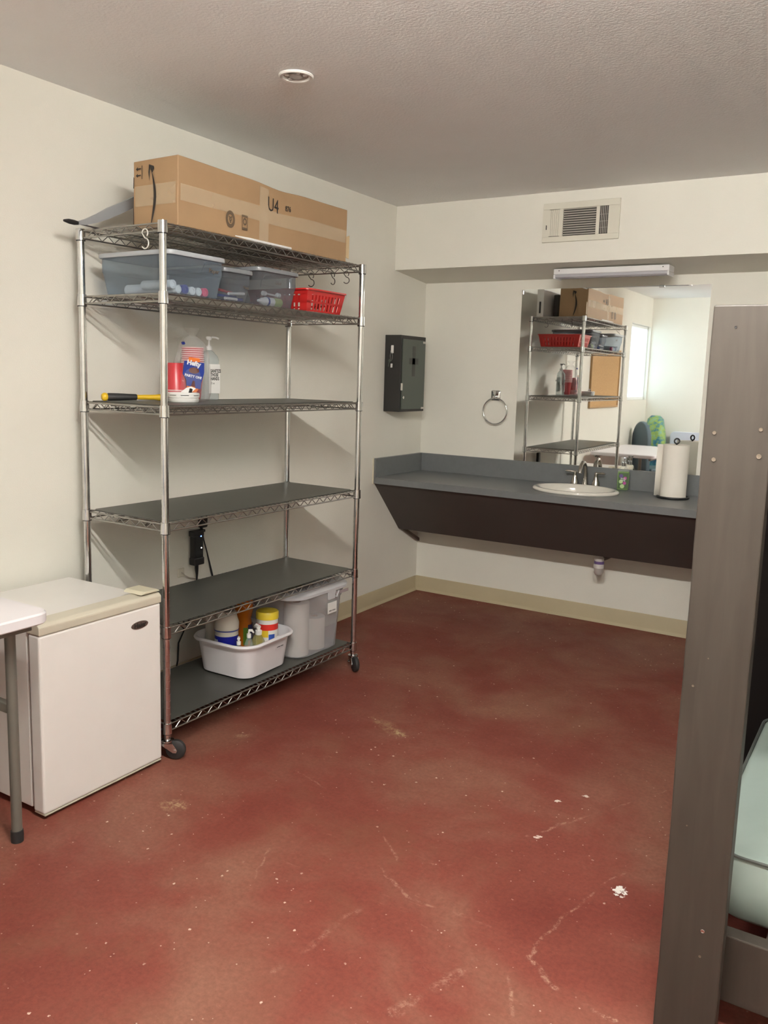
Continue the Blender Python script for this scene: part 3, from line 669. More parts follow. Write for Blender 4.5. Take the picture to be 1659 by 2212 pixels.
band(.0474,.135,.165,-PI*.75,-PI*.25,mat('yellow label',(.72,.50,.03),.4),'yellow_band',wp); band(.0474,.06,.135,-PI*.75,-PI*.42,MATS['yellow label'],'yellow_band',wp)
band(.0476,.118,.148,-.75,-.15,mat('blue oval label',(.03,.08,.35),.4),'blue_badge',wp,8)
tb=thing('round_tub','white round tub with a dark blue label in the white dish tub','tub',(.322,-2.222,tf))
MB().lathe([(0,0),(.048,0),(.050,.004),(.050,.190),(.052,.192),(.053,.215),(.050,.225),(.040,.262),(.036,.268),(0,.270)],(0,0,0),32).build('tub_body',mat('cream tub plastic',(.60,.57,.50),.4),tb,smooth=True)
band(.0505,.03,.165,-PI*.85,PI*.4,mat('dark blue label',(.008,.012,.24),.3),'blue_label',tb)
band(.0508,.03,.150,-PI*.80,-PI*.52,mat('white label b',(.7,.7,.7),.4),'white_label',tb,8)
band(.0532,.186,.190,-PI,PI,BLB,'blue_line',tb,32)
ob=thing('orange_bottle','orange cleaner bottle with a dark label standing at the back of the white tub','bottle',(.270,-2.050,tf))
MB().lathe([(0,0),(.034,0),(.037,.004),(.037,.12),(.034,.16),(.031,.185),(.036,.205),(.040,.225),(.040,.285),(.034,.292),(0,.292)],(0,0,0),28).build('bottle_body',mat('orange plastic',(.62,.17,.015),.25),ob,smooth=True)
band(.0378,.09,.162,-PI*.12,PI*.35,mat('navy label',(.02,.02,.09),.4),'dark_label',ob); band(.0379,.07,.15,-PI*.30,-PI*.12,mat('green print',(.12,.25,.03),.4),'green_label',ob,6)
text('V',.03,WPR,ob,(.0385,-.008,.13),FX,'lettering',.8)
tag(MB().lathe([(0,0),(.018,0),(.020,.01),(.021,.24),(.019,.268),(0,.27)],(.208,-2.200,tf),20).build('white_cylinder',mat('cream tub plastic',(.6,.57,.5)),smooth=True),'narrow white cylinder standing at the left of the white tub','canister')
CLR=clear('clear liquid bottle',(.55,.62,.60),.22,.05,(.9,.97,.94))
def pump(loc,rz,h,r,label,liq=None,lean=0):
    T=thing('soap_dispenser',label,'bottle',loc,(0,lean,rz))
    MB().lathe([(0,0),(r*.92,0),(r,.005),(r,h*.70),(r*.55,h*.86),(r*.38,h*.90),(r*.38,h*.94)],(0,0,0),20).build('bottle_body',liq or CLR,T,smooth=True)
    b=MB().cyl((0,0,h*.91),(0,0,h*1.02),r*.48,n=16).cyl((0,0,h*1.0),(0,0,h*1.10),r*.22,n=10)
    b.tube([(0,0,h*1.11),(r*.6,0,h*1.13),(r*1.05,0,h*1.06)],r*.26,8,rads=[r*.36,r*.3,r*.16]).build('pump',CW,T,smooth=True)
    return T
pump((.418,-2.254,tf+.030),2.2,.125,.019,'small pump bottle with white head at the front left of the white tub')
pump((.432,-2.205,tf+.030),.4,.148,.020,'pump bottle with white angled head in the middle of the white tub')
pump((.418,-2.142,tf+.030),2.9,.150,.030,'clear rounded pump bottle with yellowish liquid in front of the wipes canister',clear('yellowish soap',(.55,.50,.22),.3,.05,(.95,.95,.8)),-.12)
tag(MB().tube([(.455,-2.17,tf+.10),(.468,-2.12,tf+.125),(.478,-2.06,tf+.142)],.006,8,rads=[.006,.008,.004]).build('scrub_brush',CW,smooth=True),'slim white brush handle leaning inside the right rim of the white tub','brush')
# tote with lid
TT=clear('frosted clear tote plastic',(.66,.66,.68),.20,.35,(.92,.92,.93)); TL=clear('tote lid plastic',(.66,.66,.68),.6,.3)
tote=thing('storage_tote','tall frosted tote with latching lid holding paper towel rolls on the bottom shelf','storage bin',(.305,-1.768,z6),(0,0,SR))
MB().loft([(0,0,.180,.150,.06,0),(0,0,.190,.160,.07,.006),(0,0,.197,.172,.075,.16),(0,0,.202,.186,.08,.245),(0,0,.205,.190,.08,.250),(0,0,.208,.212,.085,.296),(0,0,.205,.209,.08,.296),(0,0,.201,.186,.078,.250),(0,0,.188,.158,.068,.008),(0,0,.180,.150,.06,.003)],n=8).build('tote_body',TT,tote,smooth=True)
MB().loft([(0,0,.211,.222,.09,.285),(0,0,.216,.232,.10,.288),(0,0,.216,.232,.10,.300),(0,0,.200,.212,.09,.316),(0,0,.190,.200,.08,.316)],n=8).build('tote_lid',TL,tote,smooth=True)
MB().tube([(.213,.075,.285),(.214,.060,.262),(.214,.085,.255),(.215,.10,.280)],.0035,6).box(.208,.217,.02,.07,.250,.300,.003).build('latch',TL,tote)
MB().box(.2065,.2075,.025,.095,.180,.232).build('tote_label',mat('white label',(.7,.7,.7)),tote)
text('PAPER TOWELS',.0085,INK,tote,(.2082,.06,.192),FX,'lettering',.85)
MB().box(.2085,.2095,.085,.185,.262,.276,.001).build('tote_strip',mat('mauve strip',(.28,.23,.24),.5),tote)
PT=mat('paper towel',(.80,.76,.68),.9,bump=.25,bscale=150)
def roll(loc,r,h,label,name='paper_towel_roll',par=None,group=None):
    T=thing(name,label,'paper towels',loc,group=group)
    MB().lathe([(.019,0),(r,0),(r,h),(.019,h),(.019,0)],(0,0,0),36).build('paper',PT,T,smooth=True)
    MB().lathe([(.0185,.001),(.0195,.001),(.0195,h-.001),(.0185,h-.001),(.0185,.001)],(0,0,0),20).build('cardboard_core',CARD,T,smooth=True)
    return T
roll((.420,-1.862,z6+.006),.058,.245,'full-height paper towel roll standing in the left of the frosted tote')
roll((.425,-1.735,z6+.006),.052,.150,'shorter paper towel roll standing in the middle of the frosted tote')
# ------------------------------------------------------------------ mini fridge
FW=mat('white fridge enamel',(.78,.755,.72),.33,bump=.06,bscale=220,coat=.15); FB=mat('cream fridge trim',(.55,.51,.41),.35)
fr=thing('mini_fridge','white mini fridge with cream trim between the folding table and the shelving','refrigerator',(0,0,0))
fy0,fy1,fz0,fz1,fxx=-3.279,-2.783,.020,.603,.520
MB().box(.035,.452,fy0+.006,fy1-.004,.025,.612,.004).build('fridge_body',FW,fr)
MB().box(.035,.452,fy0+.008,fy1-.006,.612,.624,.004).build('fridge_top',FW,fr)
MB().box(.4525,.464,fy0+.012,fy1-.012,.035,.602).build('door_gasket',mat('grey gasket',(.30,.26,.24),.6),fr)
d=MB().box(.465,fxx,fy0,fy1,fz0,fz1,.008,3).build('door',FW,fr)
b=MB(); b.prism([(.462,.6035),(.523,.6035),(.524,.630),(.512,.640),(.462,.645)],'Y',fy0-.001,fy1+.001)
b.build('door_trim',FB,d,bevel=.004)
MB().box(.466,.519,fy0+.003,fy1-.003,fz0-.006,fz0-.0005,.002).build('door_trim',FB,d)
MB().prism([(fy1-.088,.6455),(fy1-.072,.655),(fy1-.015,.655),(fy1+.002,.646)],'X',.425,.519).build('hinge_cover',mat('pale cream plastic',(.60,.56,.42),.4),fr,bevel=.003)
bd=MB().lathe([(0,0),(.038,0),(.037,.002),(0,.003)],(fxx+.0003,fy1-.098,.545),24,axis='X',sx=1,sy=.36).build('badge',mat('bronze badge',(.16,.115,.10),.35,.5),d,smooth=True)
text('Haier',.024,INK,d,(fxx+.0040,fy1-.098,.545),FX,'lettering',1,.0004,bold=.0005)
for y in (fy0+.05,fy1-.05):
    for x_ in (.08,.42): MB().cyl((x_,y,0.0),(x_,y,.03),.014,n=12).build('foot',BLK,fr)
# ------------------------------------------------------------------ folding table
TP=mat('white speckled tabletop',(.74,.71,.73),.4,bump=.05,bscale=300); TG=mat('grey powder-coated steel',(.17,.165,.14),.4,.3)
ft=thing('folding_table','white folding table with grey legs at the left edge beside the mini fridge','table',(0,0,0))
tx0,tx1,ty0,ty1=.055,.690,-4.62,-3.350
MB().loft([((tx0+tx1)/2,(ty0+ty1)/2,(tx1-tx0)/2-.004,(ty1-ty0)/2-.004,.045,.700),((tx0+tx1)/2,(ty0+ty1)/2,(tx1-tx0)/2,(ty1-ty0)/2,.05,.704),((tx0+tx1)/2,(ty0+ty1)/2,(tx1-tx0)/2,(ty1-ty0)/2,.05,.728),((tx0+tx1)/2,(ty0+ty1)/2,(tx1-tx0)/2-.005,(ty1-ty0)/2-.005,.045,.733)],n=8).build('tabletop',TP,ft,smooth=True)
for yy in (-3.395,-4.57):
    for x_ in (.140,.548):
        L=MB().cyl((x_,yy,.02),(x_,yy,.700),.0155,n=20).build('leg',TG,ft,smooth=True)
        MB().lathe([(0,0),(.018,0),(.019,.02),(.018,.036),(.0156,.037)],(x_,yy,0),20).build('rubber_foot',RUB,L,smooth=True)
    MB().box(.140,.548,yy-.012,yy+.012,.405,.435,.003).build('crossbar',TG,ft)
MB().box(tx0+.03,tx1-.03,-4.57,-3.395,.680,.6995,.002).build('underframe',TG,ft) if False else None
for x_ in (tx0+.05,tx1-.05): MB().box(x_-.012,x_+.012,-4.57,-3.395,.677,.6995,.002).build('underframe',TG,ft)
# ------------------------------------------------------------------ vanity counter
LAM=mat('slate grey laminate',(.15,.158,.16),.36,var=.05,vscale=30,spec=.5); APR=mat('dark brown panel',(.058,.046,.042),.55,var=.1,vscale=2); TRIM=mat('pale edge strip',(.62,.58,.46),.5)
ct=thing('vanity_counter','slate grey wall-to-wall vanity counter with dark brown sloped apron','counter',(0,0,0))
CWd,CH=.582,.8129
CX1=2.30
# countertop with an oval sink cut-out
sxc,syc,sa,sb_=1.168,-.305,.215,.165
b=MB(); n=48; inner_t=[];inner_b=[];outer_t=[];outer_b=[]
def ray_out(a):
    dx,dy=cos(a),sin(a); ts=[]
    if dx>0: ts.append((sxc+.38-sxc)/dx)
    if dx<0: ts.append((sxc-.38-sxc)/dx)
    if dy>0: ts.append((-.022-syc)/dy)
    if dy<0: ts.append((-CWd-syc)/dy)
    t_=min(t for t in ts if t>0); return sxc+dx*t_,syc+dy*t_
angs=sorted([2*PI*k/n for k in range(n)]+[math.atan2(yy-syc,xx-sxc)%(2*PI) for xx in (sxc-.38,sxc+.38) for yy in (-.022,-CWd)])
for a in angs:
    ix,iy=sxc+sa*cos(a),syc+sb_*sin(a); ox,oy=ray_out(a)
    inner_t.append(b.bm.verts.new((ix,iy,CH))); inner_b.append(b.bm.verts.new((ix,iy,CH-.038)))
    outer_t.append(b.bm.verts.new((ox,oy,CH))); outer_b.append(b.bm.verts.new((ox,oy,CH-.038)))
m_=len(angs)
for k in range(m_):
    k2=(k+1)%m_
    b.bm.faces.new((inner_t[k],inner_t[k2],outer_t[k2],outer_t[k])); b.bm.faces.new((inner_b[k],outer_b[k],outer_b[k2],inner_b[k2]))
    b.bm.faces.new((inner_t[k],inner_b[k],inner_b[k2],inner_t[k2])); b.bm.faces.new((outer_t[k],outer_t[k2],outer_b[k2],outer_b[k]))
b.box(.0225,sxc-.38,-CWd,-.022,CH-.038,CH); b.box(sxc+.38,CX1,-CWd,-.022,CH-.038,CH)
b.build('countertop',LAM,ct)
MB().box(.022,CX1,-.021,-.0008,CH-.038,.9262,.002).build('backsplash',LAM,ct)
MB().box(.0008,.0215,-CWd+.002,-.0008,CH-.038,.9262,.002).build('side_splash',LAM,ct)
MB().box(.0008,.010,-CWd-.004,-CWd+.0015,CH-.040,.927).build('edge_strip',TRIM,ct)
b=MB(); b.prism([(-.562,CH-.0385),(-.545,CH-.0385),(-.236,.462),(-.245,.452),(-.252,.452)],'X',.0008,CX1)
b.build('apron',APR,ct)
MB().prism([(-.24,.452),(-.003,.335),(-.003,.355),(-.236,.470)],'X',.0008,.018).build('wall_cleat',mat('brown wall cleat',(.13,.105,.085),.6),ct)
# sink
POR=mat('cream porcelain',(.74,.71,.64),.10,coat=.6,spec=.6)
sk=thing('oval_sink','cream oval drop-in sink set into the grey counter','sink',(sxc,syc,CH))
MB().lathe([(1.135,.0006),(1.15,.004),(1.145,.012),(1.10,.018),(1.02,.018),(.96,.010),(.93,-.006),(.86,-.07),(.66,-.12),(.3,-.135),(.10,-.137),(.10,-.142),(.33,-.141),(.70,-.127),(.90,-.075),(.97,-.006),(.975,.0006),(1.135,.0006)],(0,0,0),56,sx=.2105,sy=.172).build('basin',POR,sk,smooth=True,ang=60)
MB().loft([(0,.158,.11,.040,.035,.0008),(0,.158,.112,.042,.037,.014),(0,.158,.106,.037,.034,.019)],n=6).build('faucet_deck',POR,sk,smooth=True) if False else None
MB().lathe([(0,-.134),(.022,-.134),(.024,-.131),(.019,-.129),(.016,-.133),(0,-.133)],(0,0,0),20).build('drain_ring',CHROME,sk,smooth=True)
# faucet
NK=mat('brushed nickel',(.43,.405,.37),.24,1)
fa=thing('faucet','brushed nickel two-handle faucet standing behind the oval sink','faucet',(1.150,-.086,CH+.0006))
MB().loft([(0,0,.088,.028,.026,0),(0,0,.086,.026,.025,.010),(0,0,.076,.020,.019,.016)],n=6).build('base_plate',NK,fa,smooth=True)
MB().tube([(0,0,.012),(0,.0,.045),(0,-.002,.085),(0,-.012,.120),(0,-.035,.143),(0,-.062,.146),(0,-.088,.130),(0,-.102,.104),(0,-.106,.088)],.011,14,rads=[.018,.013,.0115,.0115,.0115,.0115,.0115,.0115,.012]).build('spout',NK,fa,smooth=True)
for s in (-1,1):
    hd=MB().lathe([(0,.012),(.024,.012),(.022,.03),(.012,.058),(.010,.072),(.012,.078),(.011,.086),(.006,.092),(0,.093)],(s*.063,0,0),20).build('handle',NK,fa,smooth=True)
    MB().tube([(s*.063,0,.083),(s*.082,-.004,.086),(s*.105,-.010,.087),(s*.118,-.012,.085)],.005,10,rads=[.006,.0055,.0075,.004]).build('lever',NK,hd,smooth=True)
# soap on the counter
GRN=clear('green hand soap',(.22,.42,.06),.62,.08,(.55,.95,.3))
so=thing('hand_soap','green hand soap pump bottle with colourful label right of the sink','bottle',(1.362,-.062,CH+.0006),(0,0,.3))
MB().loft([(0,0,.030,.018,.016,0),(0,0,.033,.021,.018,.004),(0,0,.034,.022,.019,.09),(0,0,.030,.020,.018,.115),(0,0,.018,.015,.0148,.132),(0,0,.0115,.0115,.0113,.137)],n=6).build('bottle_body',clear('clear shell',(.8,.85,.8),.12,.05),so,smooth=True)
MB().loft([(0,0,.029,.017,.015,.002),(0,0,.0315,.0195,.017,.006),(0,0,.0325,.0205,.018,.09),(0,0,.030,.0195,.018,.106)],n=6).build('soap_liquid',GRN,so,smooth=True)
MB().box(-.027,.027,-.0232,-.0226,.012,.100,.0002).build('bottle_label',mat('green label b',(.055,.11,.035),.5),so)
for (lx,lz,r_,mm) in ((-.012,.082,.011,mat('purple print',(.10,.06,.20),.5)),(.010,.070,.009,mat('magenta print',(.40,.06,.25),.5)),(-.012,.050,.011,mat('lime print',(.45,.62,.28),.5)),(.008,.042,.009,MATS['magenta print']),(-.004,.024,.012,MATS['lime print'])):
    MB().cyl((lx,-.0236,lz),(lx,-.0232,lz),r_,n=16).build('printed_fruit',mm,so)
text('BASIL\nLIME',.013,WPR,so,(0,-.0239,.062),FY,'lettering',.9)
MB().cyl((0,0,.137),(0,0,.158),.0125,n=20).cyl((0,0,.156),(0,0,.180),.0035,n=10).box(-.008,.008,-.022,.007,.178,.188,.003).build('pump',CHROME,so,smooth=True)
# paper towel holder and roll
ph_=thing('towel_holder','black wire paper towel holder at the right end of the counter','paper towel holder',(1.672,-.197,CH+.0006))
tor=[(.080*cos(2*PI*k/32),.080*sin(2*PI*k/32),.006) for k in range(32)]
MB().tube(tor,.006,8,closed=True).lathe([(0,.002),(.078,.002),(.078,.006),(0,.006)],(0,0,0),32).build('base',BLK,ph_,smooth=True)
MB().cyl((0,0,.005),(0,0,.295),.0045,n=10).build('rod',BLK,ph_)
MB().tube([(.0135*cos(2*PI*k/18)*.85,.0135*cos(2*PI*k/18)*.5,.306+.0135*sin(2*PI*k/18)) for k in range(18)],.0042,8,closed=True).build('finial',BLK,ph_,smooth=True)
rl=roll((1.672,-.197,CH+.0075),.067,.280,'white paper towel roll on the black holder at the right of the counter')
b=MB(); n=10; A=[];B_=[]
for k in range(n+1):
    f=k/n; a=PI*1.02+.25*f; r_=.0675+.030*f*f; A.append((r_*cos(a),r_*sin(a),.002)); B_.append((r_*cos(a),r_*sin(a),.279))
va=[b.bm.verts.new(p) for p in A]; vb=[b.bm.verts.new(p) for p in B_]
for k in range(n): b.bm.faces.new((va[k],va[k+1],vb[k+1],vb[k]))
o=b.build('loose_sheet',PT,rl,smooth=True); md=o.modifiers.new('s','SOLIDIFY'); md.thickness=.0008
# drain trap under the counter
dr=thing('drain_pipe','white drain pipe end with purple band hanging below the counter','pipe',(1.286,-.160,.320))
PVC=mat('white pvc',(.66,.63,.60),.35)
MB().lathe([(0,0),(.010,.001),(.019,.006),(.0245,.016),(.027,.032),(.027,.045)],(0,0,0),24).build('trap_cup',mat('stained pvc',(.42,.38,.35),.4),dr,smooth=True)
MB().lathe([(.027,.045),(.030,.046),(.030,.066),(.026,.067),(.0245,.074),(.0255,.086),(.027,.088),(.027,.104),(.022,.108),(.020,.13),(.020,.30),(0,.30)],(0,0,0),24).build('pipe',PVC,dr,smooth=True)
MB().lathe([(.0265,.069),(.028,.070),(.028,.084),(.0265,.085)],(0,0,0),24).build('purple_band',mat('purple primer',(.16,.10,.26),.4),dr,smooth=True)
MB().tube([(0,.0,.12),(.015,.04,.10),(.02,.09,.10),(.022,.157,.10)],.018,14).build('side_pipe',mat('dark pipe',(.07,.045,.035),.5),dr,smooth=True)
# ------------------------------------------------------------------ mirror
mr=thing('wall_mirror','large frameless mirror above the vanity counter','mirror',(0,0,0))
mm,nt,bs=_new('mirror silver'); bs.inputs['Metallic'].default_value=1; bs.inputs['Roughness'].default_value=.015; bs.inputs['Base Color'].default_value=(.93,.95,.94,1)
n_=noise_node(nt,3); r_=ramp(nt,n_.outputs['Fac'],[(.3,(.92,.94,.93)),(.7,(.94,.96,.95))]); nt.links.new(r_.outputs[0],bs.inputs['Base Color'])
MB().box(.6636,1.744,-.005,-.0008,.9275,1.9534).build('mirror_glass',mm,mr)
MB().box(.667,.673,-.0085,-.0052,1.925,1.945,.001).build('clip',CHROME,mr); MB().box(1.47,1.50,-.0085,-.0052,1.944,1.957,.001).build('clip',CHROME,mr)
# ------------------------------------------------------------------ wall cabinet + key hook
CBK=mat('black cabinet metal',(.018,.017,.016),.45); 
cb=thing('wall_cabinet','black metal first-aid wall cabinet with frosted glass door in the corner','cabinet',(0,0,0))
y0,y1,z0,z1,dx=-.480,-.186,1.2065,1.661,.118
MB().box(.0006,dx-.007,y0,y1,z0,z1,.002).build('cabinet_body',CBK,cb)
dd=MB().box(dx-.006,dx-.003,y0+.001,y1-.001,z0+.001,z1-.001,.001).build('door_frame',CBK,cb)
MB().box(dx-.0025,dx+.003,y0+.010,y1-.014,z0+.016,z1-.022,.001).build('glass_door',mat('frosted grey-green glass',(.075,.092,.075),.35),cb,label='frosted grey-green glass door')
XC=mat('dark cross print',(.040,.045,.038),.4)
yc=(y0+y1)/2-.006
MB().box(dx+.0031,dx+.0036,yc-.018,yc+.018,1.42,1.60).box(dx+.0031,dx+.0036,yc-.055,yc+.055,1.492,1.528).build('cross_mark',XC,cb)
for zz_ in (z1-.040,z0+.014): MB().box(dx,dx+.006,y1-.045,y1-.014,zz_,zz_+.012,.001).build('hinge',mat('light steel',(.6,.58,.54),.4,.6),cb)
MB().box(dx,dx+.007,y0-.002,y0+.012,1.335,1.378,.001).build('pull_tab',MATS['light steel'],cb)
MB().cyl((dx+.003,y0+.024,1.293),(dx+.008,y0+.024,1.293),.009,n=16).build('lock',CHROME,cb,smooth=True)
hk=tag(MB().box(.045,.063,y0-.006,y0-.0005,1.553,1.600,.004).tube([(.054,y0-.006,1.560),(.054,y0-.016,1.556),(.054,y0-.018,1.568)],.003,8).build('adhesive_hook',CW,smooth=True),'small white adhesive hook on the side of the black cabinet','hook')
ky=thing('key_bunch','keys on a wire ring hanging from the white hook on the black cabinet','keys',(.054,y0-.013,1.556))
ym=0
MB().tube([(.008*cos(2*PI*k/16),ym,-.024+.024*sin(2*PI*k/16)+.0) for k in range(16)],.0011,6,closed=True).build('ring',CHROME,ky,smooth=True)
MB().cyl((-.002,.001,-.048),(-.002,.004,-.048),.009,n=14).box(-.006,-.001,.001,.004,-.085,-.052).xf(Matrix.Rotation(.2,4,'Y')).build('key',mat('brass key',(.10,.12,.10),.4,.5),ky)
MB().box(-.002,.010,-.003,.001,-.088,-.064,.001).build('white_tag',CW,ky)
# towel ring
tr=thing('towel_ring','chrome towel ring with square mount between the black cabinet and the mirror','towel ring',(.524,-.0008,1.318))
MB().loft([(0,0,.030,.030,.008,0),(0,0,.030,.030,.008,.008),(0,0,.022,.022,.006,.014)],n=4,M=Matrix.Rotation(PI/2,4,'X')).box(-.008,.008,-.045,-.012,-.02,-.002,.002).build('mount',CHROME,tr,smooth=True)
MB().tube([(.079*cos(2*PI*k/48)+.012,-.037,-.095+.079*sin(2*PI*k/48)) for k in range(48)],.0042,10,closed=True).build('ring',CHROME,tr,smooth=True)
# vent register
VT=mat('cream vent enamel',(.66,.635,.54),.45); VD=mat('dark duct',(.012,.010,.009),.8); VS=mat('grey louvre',(.36,.34,.30),.5)
vn=thing('air_vent','cream air vent register on the front of the soffit','vent',(1.136,-DS-.0006,2.2545))
vw,vh=.208,.101
b=MB()
b.box(-vw,vw,-.010,0,.068,vh,.002).box(-vw,vw,-.010,0,-vh,-.072,.002).box(-vw,-.172,-.010,0,-.072,.068).box(.150,vw,-.010,0,-.072,.068)
b.box(-.113,-.095,-.010,0,-.072,.068).box(.085,.102,-.010,0,-.072,.068)
b.build('vent_frame',VT,vn)
MB().box(-.172,.150,-.002,0,-.072,.068).build('duct_opening',VD,vn)
for k in range(12):
    z=-.066+.0118*k
    MB().box(-.095,.085,-.0090,-.0078,-.0044,.0044).xf(Matrix.Translation((0,0,z))@Matrix.Translation((0,-.006,0))@Matrix.Rotation(-.5,4,'X')@Matrix.Translation((0,.006,0))).build('louvre',VS,vn)
for k in range(6):
    x=-.168+.0105*k
    MB().box(-.0046,.0046,-.0095,-.0075,-.070,.066).xf(Matrix.Translation((x,0,0))).build('louvre',VT,vn)
for k in range(6):
    x=.103+.0092*k
    MB().box(-.0022,.0022,-.0095,-.0065,-.070,.066).xf(Matrix.Translation((x,0,0))).build('louvre',VS,vn)
for z in (-.04,-.008,.026): MB().box(.104,.148,-.0062,-.005,z-.001,z+.001).build('louvre',VS,vn)
MB().box(-.187,-.184,-.014,-.010,-.035,-.012).build('lever',BLK,vn)
# strip light under soffit
LG=mat('white lamp housing',(.72,.71,.71),.3); LDf=mat('grey-lilac lamp diffuser',(.42,.41,.44),.25)
sl=thing('strip_light','unlit white strip light fixture under the soffit above the mirror','light fixture',(1.272,-.225,0),(0,0,0))
MB().box(-.312,.312,-.06,.05,1.998,2.0295,.004).build('housing',LG,sl)
MB().prism([(-.058,1.9975),(.046,1.9975),(.040,1.984),(-.046,1.978),(-.056,1.984)],'X',-.302,.302).build('diffuser',LDf,sl)
for s in (-1,1): MB().box(s*.3025-.0,s*.3025+s*.010,-.061,.05,1.976,1.9978,.002).build('end_cap',LG,sl) if s>0 else MB().box(-.3125,-.3025,-.061,.05,1.976,1.9978,.002).build('end_cap',LG,sl)
for s in (-1,1): MB().cyl((s*.28,-.0605,2.018),(s*.28,-.0615,2.018),.003,n=8).build('screw',BLK,sl)
# ceiling fixture (round)
rc=thing('recessed_fixture','round white recessed fixture in the ceiling above the shelving','ceiling fixture',(.833,-2.447,H-.0006))
MB().lathe([(.042,-.001),(.059,-.001),(.060,-.005),(.056,-.009),(.046,-.008),(.042,-.001)],(0,0,0),36).build('trim_ring',mat('white ring',(.78,.76,.72),.35),rc,smooth=True)
MB().lathe([(0,-.002),(.044,-.002),(.044,0),(0,0)],(0,0,0),36).build('back_plate',mat('taupe plate',(.30,.27,.24),.4,.3),rc,smooth=True)
MB().lathe([(0,-.008),(.018,-.008),(.024,-.005),(.024,-.002),(0,-.002)],(0,0,0),24).build('center_disc',mat('grey disc',(.50,.47,.45),.3,.3),rc,smooth=True)
for a in (.2,2.9,4.1,5.6): MB().box(.026,.040,-.004,.004,-.007,-.0022,.001).xf(Matrix.Rotation(a,4,'Z')).build('tab',MATS['white ring'],rc)
# ------------------------------------------------------------------ bunk bed
WD=None
m,nt,bs=_new('dark stained wood'); bs.inputs['Roughness'].default_value=.5; bs.inputs['Specular IOR Level'].default_value=.35
tc=nt.nodes.new('ShaderNodeTexCoord'); mp=nt.nodes.new('ShaderNodeMapping'); mp.inputs['Scale'].default_value=(14,14,1.2)
nn=nt.nodes.new('ShaderNodeTexNoise'); nn.inputs['Scale'].default_value=3; nn.inputs['Detail'].default_value=7; nn.inputs['Distortion'].default_value=.6
nt.links.new(tc.outputs['Object'],mp.inputs[0]); nt.links.new(mp.outputs[0],nn.inputs['Vector'])
rr=ramp(nt,nn.outputs['Fac'],[(.25,(.033,.026,.020)),(.55,(.041,.033,.026)),(.8,(.048,.039,.031))])
n3=noise_node(nt,7,6,.75); sc_=ramp(nt,n3.outputs['Fac'],[(.66,(0,0,0)),(.78,(.10,.10,.10))])
mx=nt.nodes.new('ShaderNodeMix'); mx.data_type='RGBA'; mx.inputs[7].default_value=(.28,.21,.15,1); nt.links.new(rr.outputs[0],mx.inputs[6]); nt.links.new(sc_.outputs[0],mx.inputs[0])
nt.links.new(mx.outputs[2],bs.inputs['Base Color'])
bp=nt.nodes.new('ShaderNodeBump'); bp.inputs['Strength'].default_value=.25; bp.inputs['Distance'].default_value=.002; nt.links.new(nn.outputs['Fac'],bp.inputs['Height']); nt.links.new(bp.outputs[0],bs.inputs['Normal'])
WD=m
bk=thing('bunk_bed','dark brown stained wooden bunk bed at the right edge of the picture','bed',(0,0,0))
PXL,PXR,PY0=2.3575,2.4835,-3.080
WL=mat('bare wood in bolt holes',(.115,.088,.062),.7)
b=MB()
# post with slightly worn edge
N=36; x0_,x1_=PXL,PXR
prev=None
for k in range(N+1):
    z=1.5765*k/N; w1=.0012*noise.noise(Vector((1.3,0,z*9))); w2=.0012*noise.noise(Vector((5.3,0,z*9)))
    L=[b.bm.verts.new(p) for p in ((x0_+w1,PY0,z),(x1_+w2,PY0,z),(x1_+w2,PY0+.040,z),(x0_+w1,PY0+.040,z))]
    if prev:
        for q in range(4): b.bm.faces.new((prev[q],prev[(q+1)%4],L[(q+1)%4],L[q]))
    else: b.bm.faces.new(L[::-1])
    prev=L
b.bm.faces.new(prev)
post=b.build('post',WD,bk,bevel=.003)
MB().box(x0_+.006,x1_-.004,PY0+.0405,PY0+.078,0,1.20,.002).build('post',WD,bk)
for (hx_,hz,rr_,mt) in ((2.4015,1.534,.0035,BLK),(2.379,1.329,.0055,WL),(2.463,1.340,.0055,WL),(2.382,1.276,.006,WL),(2.464,1.288,.007,WL),(2.442,.275,.006,CHROME),(2.441,.216,.004,WL),(2.380,.806,.0035,WL),(2.392,.50,.002,WL),(2.405,.87,.002,WL)):
    rr_*=.62; MB().lathe([(0,-.0002),(rr_*.55,-.0003),(rr_,-.001),(rr_*1.15,-.0004)],(hx_,PY0-.0008,hz),14,axis='Y').build('bolt_hole',mt,post,smooth=True)
for (xx,yy) in ((4.20,PY0),(PXL,-1.871),(4.20,-1.871)):
    MB().box(xx,xx+.126,yy,yy+.040,0,1.5765,.003).build('post',WD,bk)
MB().box(PXR-.03,4.23,-3.000,-2.960,.075,.232,.003).build('side_rail',WD,bk)
MB().box(PXR-.03,4.23,-1.970,-1.932,.075,.232,.003).build('side_rail',WD,bk)
MB().box(PXL+.01,PXL+.045,-2.995,-1.94,.075,.19,.003).build('end_rail',WD,bk)
for k in range(11):
    x=2.55+.155*k; MB().box(x,x+.08,-2.958,-1.972,.175,.195,.001).build('slat',WD,bk)
MB().box(PXL+.02,4.30,-3.000,-2.960,1.22,1.36,.003).build('side_rail',WD,bk)
MB().box(PXL+.02,4.30,-1.970,-1.932,1.22,1.36,.003).build('side_rail',WD,bk)
MB().box(PXL+.02,4.30,-2.955,-1.975,1.235,1.255,.001).build('upper_deck',WD,bk)
MB().box(PXL-.17,4.32,-1.888,-1.872,.0,1.50,.001).build('back_panel',mat('near-black panel',(.006,.0045,.004),.8,spec=.1),bk)
